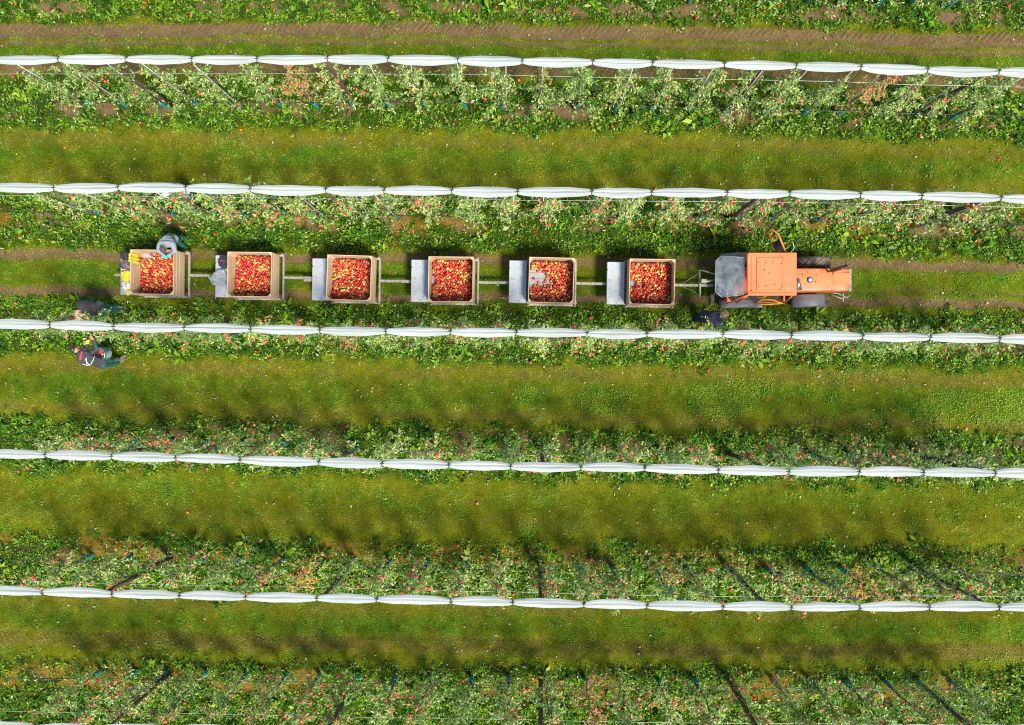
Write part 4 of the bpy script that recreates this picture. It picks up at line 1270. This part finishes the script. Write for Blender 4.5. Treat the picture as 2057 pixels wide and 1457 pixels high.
cloth_blob('scarf', M['dots'], [(248, 526), (256, 522), (262, 530), (262, 543), (254, 540), (247, 534)], ZP, .12, 2, 'dark dotted headscarf bundled on the last step plate', 'scarf')
cloth_blob('cap', M['navy'], [(241.5, 531), (248, 530), (254, 536), (250, 540), (243, 536)], ZP, .09, 3, 'dark blue peaked cap beside the dotted scarf', 'cap')
cloth_blob('yellow_jacket', M['yellow_cloth'], [(247, 547), (256, 544), (262, 545), (262, 562), (254, 569), (247, 563)], ZP, .11, 4, 'yellow jacket crumpled on the last step plate', 'jacket')
wb = cloth_blob('white_bag', fab('white_plastic', (.72, .70, .66), (.62, .60, .55)), [(247, 569), (259, 567), (262, 572), (262, 580), (249, 580)], ZP, .10, 5, 'white plastic bag with black handles below the yellow jacket', 'bag')
wb2 = MB().tube([(-.12, .06, .09), (-.17, .03, .13), (-.16, -.03, .12), (-.09, -.05, .10)], .010, 6).tube([(.02, .07, .10), (.03, .0, .14), (.02, -.06, .11)], .009, 6)
wb2.build('handle', M['black'], wb)
cloth_blob('rain_trousers', fab('pale_yellow_cloth', (.72, .60, .20), (.62, .46, .10)), [(250, 582), (256, 580), (262, 585), (262, 593), (257, 594)], ZP, .07, 6, 'pale yellow rain trousers folded at the lower corner of the last step plate', 'trousers')
gj = cloth_blob('grey_jacket', M['grey_cloth'], [(422, 560), (433, 548), (440, 541), (452, 541), (457, 550), (457, 572), (447, 575), (438, 566), (431, 574), (425, 567)], ZP + .0, .13, 7, 'grey jacket hanging over the edge of the second step plate', 'jacket')
cp = cloth_blob('cap', M['navy'], [(441, 525), (446, 517), (455, 515), (460, 522), (460, 538), (451, 540), (443, 534)], ZP, .14, 8, 'navy cap with a thin red stripe above the grey jacket', 'cap', vox=.02, amp=.006)
MB().tube([(-.16, .02, .14), (-.06, .025, .165), (.06, .02, .165)], .008, 6).build('stripe', mat('red_band', (.6, .05, .05), .7), cp)
# yellow cloth hung over the west wall of the last crate
ycx, ycy, ya = cen[0]
vs = []; fs = []; nu_, nv_ = 22, 22
path = []
xw = ycx - CW / 2 - .012
for k in range(nv_ + 1):
    u = k / nv_
    if u < .35: path.append((xw - .02 * math.sin(u * 8), ZT - .30 * (1 - u / .35) * .9 + .0))
    elif u < .5: a = (u - .35) / .15 * PI; path.append((xw + .022 - .026 * math.cos(a), ZT + .012 + .02 * math.sin(a)))
    else: path.append((xw + .05 + .02 * math.sin(u * 9), ZT - .42 * (u - .5) / .5))
yc0 = at(266, 518, ZT)[1]
for i in range(nu_ + 1):
    v_ = i / nu_
    for k in range(nv_ + 1):
        x, z = path[k]; u = k / nv_
        y = yc0 + (v_ - .5) * (.28 - .06 * abs(u - .45)) + .02 * math.sin(u * 5 + v_ * 3)
        wv = .014 * math.sin(v_ * 19 + u * 4)
        vs.append((x + wv * (.5 if u < .5 else 1), y, z + .006 * math.sin(v_ * 13)))
for i in range(nu_):
    for k in range(nv_): fs.append((i * (nv_ + 1) + k, (i + 1) * (nv_ + 1) + k, (i + 1) * (nv_ + 1) + k + 1, i * (nv_ + 1) + k + 1))
me = np_mesh('yellow_cloth', np.array(vs), np.array(fs), None, True)
yo = link_mesh('yellow_cloth', me, M['yellow_cloth'])
md = yo.modifiers.new('thick', 'SOLIDIFY'); md.thickness = .006
tag(yo, 'bright yellow cloth hung over the left wall of the leftmost crate', 'cloth')
# leaves and smears on the step plates
# ------------------------------------------------------------------ people
M['skin'] = mat('skin', (.58, .33, .23), .55, col2=(.50, .26, .18), scale=14)
M['skin_dark'] = mat('skin_tanned', (.40, .22, .14), .55, col2=(.34, .18, .11), scale=14)
M['eye'] = mat('eye', (.03, .03, .04), .2)
M['lip'] = mat('lip', (.45, .12, .10), .5)

def person(name, J, label, skin, rad=1.0, look=(0, 0, 1), up=(0, 1, 0), hands=True, facing=None, fingers_to=None, glove=None):
    """J: joints as world points. Body is one remeshed surface; returns root and joint dict"""
    J = {k: Vector(at(*v)) for k, v in J.items()}
    base = (J['fl'] + J['fr']) / 2
    root = empty(name, (base.x, base.y, 0))
    o = Vector((base.x, base.y, 0))
    J = {k: v - o for k, v in J.items()}
    mb = MB()
    pel, che, nek, hd = J['pelvis'], J['chest'], J['neck'], J['head']
    sl, sr = J['sl'], J['sr']
    side = (sr - sl).normalized()
    hipw = side * .085
    for a, b_, ra, rb in ((pel - hipw, pel + hipw, .105, .105), (pel, (pel + che) / 2, .125, .12), ((pel + che) / 2, che, .12, .135), (che, nek, .12, .055), (sl * .85 + nek * .15, sr * .85 + nek * .15, .062, .062),
                          ((che + sl) / 2, (che + sr) / 2, .11, .11), (nek, hd, .052, .05)):
        mb.capsule(a, b_, ra, rb)
    # head frame
    lk = Vector(look).normalized(); u = Vector(up); u = (u - lk * u.dot(lk)).normalized(); s_ = u.cross(lk)
    HM = Matrix((s_, lk, u)).transposed()          # local y = face direction, z = crown
    def hp(x, y, z): return hd + HM @ Vector((x, y, z))
    mb.ellipsoid(hd, (.074, .092, .10), HM)
    mb.ellipsoid(hp(0, .012, -.055), (.055, .062, .062), HM)     # jaw
    mb.ellipsoid(hp(0, .062, -.098), (.022, .018, .018), HM, 10, 8)
    mb.capsule(hp(0, .088, .012), hp(0, .108, -.022), .009, .014, 8)   # nose
    for q in (-1, 1):
        mb.ellipsoid(hp(q * .078, -.005, -.015), (.012, .020, .032), HM, 8, 8)
        mb.ellipsoid(hp(q * .030, .082, .022), (.022, .010, .008), HM, 8, 6)
    nails = []
    for s1, e, wst, hnd in (('sl', 'el', 'wl', 'hl'), ('sr', 'er', 'wr', 'hr')):
        mb.capsule(J[s1], J[e], .052, .042); mb.capsule(J[e], J[wst], .042, .027)
        if hands:
            d = (J[hnd] - J[wst]).normalized()
            pn = Vector((0, 0, 1)) if abs(d.z) < .8 else Vector((0, 1, 0))
            ac = d.cross(pn).normalized(); pn = ac.cross(d).normalized()
            kn = J[wst] + d * .085
            for q in (-1, -.33, .33, 1): mb.capsule(J[wst] + ac * q * .012, kn + ac * q * .028, .014, .013, 8)
            for q, ln in ((-1.1, .062), (-.37, .078), (.37, .084), (1.1, .074)):
                p0 = kn + ac * q * .027
                p1 = p0 + (d * .93 - pn * .30).normalized() * ln * .5 + ac * q * .003
                p2 = p1 + (d * .70 - pn * .70).normalized() * ln * .35
                p3 = p2 + (d * .35 - pn * .93).normalized() * ln * .28
                mb.capsule(p0, p1, .0098, .009, 8); mb.capsule(p1, p2, .009, .0083, 8); mb.capsule(p2, p3, .0083, .0072, 8)
            tq = 1 if s1 == 'sl' else -1
            t0 = J[wst] + d * .03 + ac * tq * .026
            t1 = t0 + (d * .6 + ac * tq * .7 - pn * .2).normalized() * .042; t2 = t1 + (d * .85 + ac * tq * .25 - pn * .4).normalized() * .032
            mb.capsule(t0, t1, .012, .0105, 8); mb.capsule(t1, t2, .0105, .0088, 8)
    for hq, k, a, f_ in ((-1, 'kl', 'al', 'fl'), (1, 'kr', 'ar', 'fr')):
        hip = pel + hipw * hq
        mb.capsule(hip, J[k], .088, .058); mb.capsule(J[k], J[a], .056, .036)
        mb.capsule(J[a], J[f_], .035, .03)
    me = remeshed(mb, .0075, 1)
    link_mesh('body', me, skin, root)
    J['HM'] = HM; J['hp'] = hp; J['hip'] = hipw; J['side'] = side
    tag(root, label, 'person')
    e_ = MB()
    for q in (-1, 1): e_.ellipsoid(hp(q * .030, .083, .010), (.011, .007, .007), HM, 10, 8)
    e_.build('eyes', M['eye'], root)
    MB().ellipsoid(hp(0, .080, -.050), (.024, .010, .007), HM, 10, 6).build('mouth', M['lip'], root)
    return root, J

def garment(root, name, mt, parts, vox=.014, amp=.010, seed=1, freq=16):
    mb = MB()
    for p in parts: mb.capsule(*p)
    me = remeshed(mb, vox, 2)
    n = len(me.vertices)
    co = np.empty(n * 3, np.float32); me.vertices.foreach_get('co', co); co = co.reshape(-1, 3)
    no = np.empty(n * 3, np.float32); me.vertices.foreach_get('normal', no); no = no.reshape(-1, 3)
    q = (vnoise(co[:, 0] * freq + co[:, 2] * 9, co[:, 1] * freq - co[:, 2] * 7, seed) - .5) * 2 * amp
    co = co + no * q[:, None]
    me.vertices.foreach_set('co', co.astype(np.float32).ravel()); me.update()
    return link_mesh(name, me, mt, root)

def jacket(J, k=1.0, sleeves=True, hood=False, wide=1.0):
    pel, che, nek = J['pelvis'], J['chest'], J['neck']
    lo_ = pel * .93 + che * .07
    m1 = (pel + che) / 2
    g = [(lo_ - J['hip'] * .8, lo_ + J['hip'] * .8, .135 * wide, .135 * wide), (lo_, m1, .155 * wide, .15 * wide), (m1, che, .15 * wide, .165 * wide), (che, nek * .9 + che * .1, .15, .085),
         (J['sl'] * .85 + nek * .15, J['sr'] * .85 + nek * .15, .085, .085), ((che + J['sl']) / 2, (che + J['sr']) / 2, .135, .135), (nek, nek * .6 + J['head'] * .4, .075, .068)]
    if sleeves:
        for s1, e_, w_ in (('sl', 'el', 'wl'), ('sr', 'er', 'wr')):
            g += [(J[s1], J[e_], .078, .062), (J[e_], J[w_] * .92 + J[e_] * .08, .062, .045)]
    return g
def trousers(J, cuff=.96):
    g = [(J['pelvis'] - J['hip'], J['pelvis'] + J['hip'], .128, .128)]
    for hq, k, a in ((-1, 'kl', 'al'), (1, 'kr', 'ar')):
        hip = J['pelvis'] + J['hip'] * hq
        g += [(hip, J[k], .112, .082), (J[k], J[k] * (1 - cuff) + J[a] * cuff, .08, .062)]
    return g
def boots(J, top=.35):
    r_ = []
    for k, a, f_ in (('kl', 'al', 'fl'), ('kr', 'ar', 'fr')):
        r_.append([(J[a] * (1 - top) + J[k] * top, J[a], .064, .055), (J[a], J[f_], .052, .045)])
    return r_
def shoe_parts(root, J, mt, name='boot', top=.35):
    for g in boots(J, top): garment(root, name, mt, g, .012, .003)

M['green_wx'] = fab('green_rain_trousers', (.008, .085, .055), (.02, .14, .09))
M['dark_cloth'] = fab('dark_fleece', (.035, .032, .035), (.065, .058, .06))
M['grey_hoodie'] = fab('grey_hoodie', (.17, .20, .24), (.25, .28, .32))
M['navy_jacket'] = fab('navy_jacket', (.014, .018, .045), (.04, .045, .075))
M['teal_glove'] = mat('teal_glove', (.03, .55, .50), .6, col2=(.05, .62, .56))
M['mud'] = mat('muddy_rubber', (.10, .085, .06), .8, col2=(.18, .15, .11), scale=12)
M['dark_knit'] = fab('dark_knit', (.045, .04, .045), (.07, .062, .068), 60)
M['blonde'] = mat('blonde_hair', (.58, .42, .20), .5, col2=(.42, .28, .11), scale=40, stretch=(4, 1, 1), bump=.6)
M['straw'] = mat('light_hair', (.62, .46, .27), .6, col2=(.42, .28, .14), scale=30, stretch=(1, 5, 1), bump=.7)

# 1 grey hooded picker leaning over the last crate
P1 = dict(pelvis=(344, 480, 1.0), chest=(336, 485, 1.36), neck=(332, 490, 1.52), head=(328.5, 499, 1.60), sl=(321, 491, 1.46), sr=(347, 491, 1.46),
          el=(318.5, 504, 1.38), wl=(327, 511.5, 1.22), hl=(330, 515, 1.17), er=(351, 504, 1.38), wr=(342.5, 510.5, 1.24), hr=(337.5, 515.5, 1.18),
          kl=(360, 478, .54), kr=(360, 488, .52), al=(374, 478, .10), ar=(372, 499, .10), fl=(371, 488, .05), fr=(368, 508, .05))
r1, J = person('person', P1, 'person in grey hooded top and dark cap reaching into the leftmost crate', M['skin_dark'], look=(0, -.35, -1), up=(-.2, -1, .35))
garment(r1, 'hooded_top', M['grey_hoodie'], jacket(J), seed=3, amp=.012)
garment(r1, 'hood', M['grey_hoodie'], [(J['neck'] + Vector((-.08, .02, .03)), J['neck'] + Vector((.10, .03, .03)), .055, .06)], seed=4)
garment(r1, 'trousers', M['green_wx'], trousers(J), seed=5)
shoe_parts(r1, J, M['mud'])
hp = J['hp']
MB().ellipsoid(hp(0, -.008, .030), (.088, .104, .088), J['HM']).build('cap', M['dark_knit'], r1)
for w_, h_ in (('wr', 'hr'), ('wl', 'hl')):
    d = (J[h_] - J[w_]).normalized()
    ac = d.cross(Vector((0, 0, 1))).normalized()
    g = MB(); g.capsule(J[w_] - d * .035, J[w_] + d * .085, .034, .042)
    for q, ln in ((-1.1, .066), (-.37, .082), (.37, .088), (1.1, .078)):
        p0 = J[w_] + d * .085 + ac * q * .027; p1 = p0 + (d * .9 + Vector((0, 0, -.3))).normalized() * ln * .55; p2 = p1 + (d * .6 + Vector((0, 0, -.8))).normalized() * ln * .5
        g.capsule(p0, p1, .013, .012, 8); g.capsule(p1, p2, .012, .010, 8)
    tq = 1 if w_ == 'wl' else -1
    g.capsule(J[w_] + d * .03 + ac * tq * .026, J[w_] + d * .08 + ac * tq * .062, .016, .012, 8)
    link_mesh('glove', remeshed(g, .006, 1), M['teal_glove'], r1)
    garment(r1, 'cuff', mat('white_cuff', (.6, .6, .6), .8), [(J[w_] - d * .07, J[w_] - d * .035, .05, .045)], .01, .002)

# 2 person in white sleeves half hidden below the second cover
P2 = dict(pelvis=(368, 386, 1.0), chest=(359, 381, 1.35), neck=(357, 380, 1.52), head=(357, 380, 1.68), sl=(345, 384, 1.47), sr=(366, 384, 1.47),
          el=(330, 391, 1.46), wl=(317, 400, 1.44), hl=(313, 403, 1.42), er=(370, 394, 1.50), wr=(378, 403, 1.52), hr=(384, 407, 1.54),
          kl=(378, 391, .52), kr=(386, 393, .52), al=(390, 398, .10), ar=(397, 400, .10), fl=(386, 404, .05), fr=(394, 406, .05))
r2, J = person('person', P2, 'person in white long sleeves picking apples half hidden under the second cover', M['skin'], look=(0, -1, .1), up=(0, .1, 1))
garment(r2, 'white_shirt', fab('white_shirt', (.72, .72, .74), (.62, .63, .66)), jacket(J, sleeves=False) + [(J['sl'], J['el'], .078, .066), (J['el'], J['wl'] * .95 + J['el'] * .05, .064, .046), (J['sr'], J['er'] * .5 + J['sr'] * .5, .075, .065)], seed=13)
garment(r2, 'trousers', M['navy'], trousers(J), seed=15)
shoe_parts(r2, J, M['black'])
MB().ellipsoid(J['hp'](0, -.012, .022), (.086, .100, .094), J['HM']).build('hair', mat('brown_hair', (.08, .05, .03), .6, col2=(.14, .09, .05), scale=30), r2)
for w_, h_ in (('wl', 'hl'), ('wr', 'hr')):
    d = (J[h_] - J[w_]).normalized()
    garment(r2, 'wristband', M['navy_jacket'], [(J[w_] - d * .06, J[w_] - d * .01, .042, .038)], .01, .002)

# 3 bent picker with light hair at the left end
P3 = dict(pelvis=(203, 619, .98), chest=(176, 614, 1.12), neck=(162, 619, 1.16), head=(158.5, 630, 1.16), sl=(160, 610, 1.14), sr=(170, 627, 1.08),
          el=(163, 624, .86), wl=(170, 634, .66), hl=(174, 637, .60), er=(187, 629, .88), wr=(197, 637, .70), hr=(200, 641, .64),
          kl=(221, 617, .54), kr=(222, 624, .52), al=(238, 616, .12), ar=(240, 624, .12), fl=(247, 618, .05), fr=(250, 627, .05))
r3, J = person('person', P3, 'person with light loose hair bending down in dark fleece, left of the last trailer', M['skin'], look=(.1, -.3, -1), up=(-.35, -1, -.1))
garment(r3, 'fleece', M['dark_cloth'], jacket(J, wide=.95), seed=23, amp=.014)
garment(r3, 'trousers', M['green_wx'], trousers(J, .8), seed=25, amp=.012)
for k, a in (('kl', 'al'), ('kr', 'ar')):
    garment(r3, 'sock', mat('white_sock', (.7, .7, .72), .8), [(J[k] * .25 + J[a] * .75, J[k] * .12 + J[a] * .88, .062, .06)], .012, .003)
shoe_parts(r3, J, M['mud'], top=.08)
hr = MB(); hp = J['hp']; rh = np.random.default_rng(8)
hr.ellipsoid(hp(0, -.015, .02), (.098, .115, .108), J['HM'])
for k in range(44):
    a = rh.uniform(-1, 1); b0 = hp(.07 * a, -.05 + rh.normal(0, .02), .05 + rh.normal(0, .03))
    p1 = b0 + Vector((rh.normal(.03, .09), rh.normal(-.03, .05), rh.normal(.03, .02))); p2 = p1 + Vector((rh.normal(.06, .09), rh.normal(-.06, .05), rh.normal(-.06, .03)))
    hr.tube([b0, p1, p2], [.026, .022, .008], 7)
hr.build('hair', M['straw'], r3)
MB().tube([J['pelvis'] + Vector((-.14, -.13, .05)), J['pelvis'] + Vector((-.08, -.02, .16)), J['pelvis'] + Vector((-.06, .10, .10))], .012, 6).build('strap', mat('red_strap', (.5, .03, .05), .7), r3)

# 4 picker with a bucket south of the third cover
P4 = dict(pelvis=(206, 727, .98), chest=(181, 722, 1.30), neck=(164, 713, 1.48), head=(150, 702, 1.56), sl=(166, 704, 1.42), sr=(161, 724, 1.42),
          el=(176, 698, 1.28), wl=(173, 690, 1.36), hl=(175, 687, 1.40), er=(190, 694, 1.30), wr=(188, 683, 1.42), hr=(184, 678.5, 1.46),
          kl=(221, 724, .53), kr=(222, 733, .53), al=(241, 722, .10), ar=(240, 730, .10), fl=(250, 715, .05), fr=(249, 722, .05))
P4['er'] = (195, 702, 1.25)
r4, J = person('person', P4, 'person in dark jacket with white straps carrying a picking bucket below the third cover', M['skin_dark'], look=(.15, .8, -.6), up=(-.8, .2, .7))
garment(r4, 'jacket', fab('charcoal_jacket', (.022, .024, .03), (.05, .054, .062)), jacket(J), seed=33, amp=.014)
garment(r4, 'trousers', M['green_wx'], trousers(J, .7), seed=35)
shoe_parts(r4, J, M['mud'], top=.5)
hp = J['hp']
cpo = MB().ellipsoid(hp(0, -.008, .034), (.088, .104, .084), J['HM'])
cpo.ellipsoid(hp(0, .10, .045), (.075, .075, .012), J['HM'])
cpo.build('peaked_cap', M['black'], r4)
garment(r4, 'collar', mat('red_collar', (.42, .02, .05), .8, col2=(.5, .04, .06)), [(J['neck'] + Vector((-.02, -.10, .02)), J['neck'] + Vector((.03, .07, .04)), .04, .04)], .012, .006)
stp = MB()
def on(a, b, t, h): 
    p = J[a].lerp(J[b], t); return p + Vector((0, 0, h))
C0 = J['chest']
stp.tube([C0 + Vector((-.20, -.05, .08)), C0 + Vector((-.12, -.13, .13)), C0 + Vector((0, -.16, .12)), C0 + Vector((.10, -.12, .12)), C0 + Vector((.16, -.02, .13)), C0 + Vector((.17, .10, .08))], .012, 6)
stp.tube([C0 + Vector((-.14, .12, .10)), C0 + Vector((-.04, .02, .17)), C0 + Vector((.02, -.10, .155)), C0 + Vector((.03, -.18, .05))], .011, 6)
stp.tube([C0 + Vector((-.02, .14, .11)), C0 + Vector((.0, .0, .175)), C0 + Vector((-.02, -.16, .11))], .010, 6)
stp.build('harness', mat('pale_webbing', (.55, .52, .46), .8), r4)
for w_, h_ in (('wl', 'hl'),):
    d = (J[h_] - J[w_]).normalized()
    g = MB(); g.capsule(J[w_] - d * .04, J[w_] + d * .09, .036, .045); ac = d.cross(Vector((0, 0, 1))).normalized()
    for q, ln in ((-1.1, .066), (-.37, .082), (.37, .088), (1.1, .078)):
        p0 = J[w_] + d * .085 + ac * q * .027; p1 = p0 + d * ln * .6 + Vector((0, 0, -.02)); p2 = p1 + d * ln * .3 + Vector((0, 0, -.03))
        g.capsule(p0, p1, .013, .012, 8); g.capsule(p1, p2, .012, .010, 8)
    g.capsule(J[w_] + d * .03 + ac * .026, J[w_] + d * .08 + ac * .062, .016, .012, 8)
    link_mesh('glove', remeshed(g, .006, 1), M['yellow_cloth'], r4)
# the bucket hangs in front of the picker: thing of its own
bp_ = at(208, 709, 1.02)
bk = empty('picking_bucket', (bp_[0], bp_[1], .84)); bk.rotation_euler = (R(12), R(-8), R(-25))
tag(bk, 'white and blue picking bucket carried by the harnessed picker', 'bucket')
MB().lathe([(.155, 0), (.165, .02), (.185, .30), (.192, .305), (.192, .318), (.178, .318), (.172, .30), (.155, .03), (.01, .028)], 26).build('bucket_shell', fab('bucket_white', (.45, .52, .55), (.16, .30, .36), 9), bk)
MB().tube([(.185 * math.cos(a), .185 * math.sin(a), .312) for a in np.linspace(0, 2 * PI, 25)], .010, 6, False).build('rim', M['chrome'], bk)
for k in range(9):
    a = k * 2.4; q = .03 + .10 * (k % 3) / 2
    o = bpy.data.objects.new('apple', APM[k % 3]); COL.objects.link(o)
    bz = Matrix.Translation(bk.location) @ bk.rotation_euler.to_matrix().to_4x4()
    o.location = bz @ Vector((q * math.cos(a), q * math.sin(a), .20 + .01 * (k % 2))); o.rotation_euler = (k, k * 2, k * 3)
    tag(o, 'apple lying in the picking bucket of the harnessed picker', 'apple', 'apples in the picking bucket')

# 5 fair haired woman beside the tractor looking up
P5 = dict(pelvis=(1419, 637, .98), chest=(1432, 641, 1.32), neck=(1443, 638, 1.46), head=(1454.5, 632.5, 1.56), sl=(1436, 629, 1.42), sr=(1449, 650, 1.40),
          el=(1424, 633, 1.15), wl=(1424, 646, 1.12), hl=(1427, 652, 1.14), er=(1444, 660, 1.16), wr=(1434, 660, 1.16), hr=(1428, 657, 1.18),
          kl=(1408, 634, .53), kr=(1408, 641, .53), al=(1398, 635, .10), ar=(1396, 645, .10), fl=(1401, 640, .05), fr=(1392, 651, .05))
r5, J = person('person', P5, 'fair haired person in navy jacket looking up beside the tractor rear wheel', M['skin'], look=(-.35, -.45, .9), up=(.75, .3, .5))
garment(r5, 'jacket', M['navy_jacket'], jacket(J), seed=43, amp=.014)
garment(r5, 'trousers', M['navy'], trousers(J), seed=45)
shoe_parts(r5, J, M['black'])
hp = J['hp']; hr = MB(); rh = np.random.default_rng(18)
hr.ellipsoid(hp(0, -.030, .022), (.090, .090, .098), J['HM'])
hr.ellipsoid(hp(0, .030, .088), (.072, .050, .030), J['HM'])
for k in range(18):
    a = rh.uniform(-1, 1); b0 = hp(.07 * a, -.02, .08); p1 = hp(.095 * a, .0 + rh.normal(0, .02), .02 - .05 * abs(a)); p2 = hp(.10 * a, -.02, -.08)
    hr.tube([b0, p1, p2], [.020, .018, .007], 7)
hr.build('hair', M['blonde'], r5)
for w_, h_ in (('wl', 'hl'),):
    d = (J[h_] - J[w_]).normalized(); g = MB(); g.capsule(J[w_] - d * .05, J[w_] + d * .09, .040, .046); ac = d.cross(Vector((0, 0, 1))).normalized()
    for q, ln in ((-1.1, .066), (-.37, .082), (.37, .088), (1.1, .078)):
        p0 = J[w_] + d * .085 + ac * q * .027; p1 = p0 + d * ln * .6; p2 = p1 + d * ln * .3 + Vector((0, 0, -.03))
        g.capsule(p0, p1, .013, .012, 8); g.capsule(p1, p2, .012, .010, 8)
    g.capsule(J[w_] + d * .03 + ac * .026, J[w_] + d * .08 + ac * .062, .016, .012, 8)
    link_mesh('glove', remeshed(g, .006, 1), M['black'], r5)
import os
if os.environ.get('DBG'):
    for nm_, PJ in (('1', P1), ('2', P2), ('3', P3), ('4', P4), ('5', P5)):
        q = {k: Vector(at(*v)) for k, v in PJ.items()}
        print('LEN', nm_, ' '.join('%s-%s %.2f' % (a, b, (q[a] - q[b]).length) for a, b in (('pelvis', 'chest'), ('chest', 'neck'), ('neck', 'head'), ('sl', 'sr'), ('sl', 'el'), ('el', 'wl'), ('wl', 'hl'), ('sr', 'er'), ('er', 'wr'), ('wr', 'hr'), ('pelvis', 'kl'), ('kl', 'al'), ('pelvis', 'kr'), ('kr', 'ar'), ('al', 'fl'), ('ar', 'fr'))))
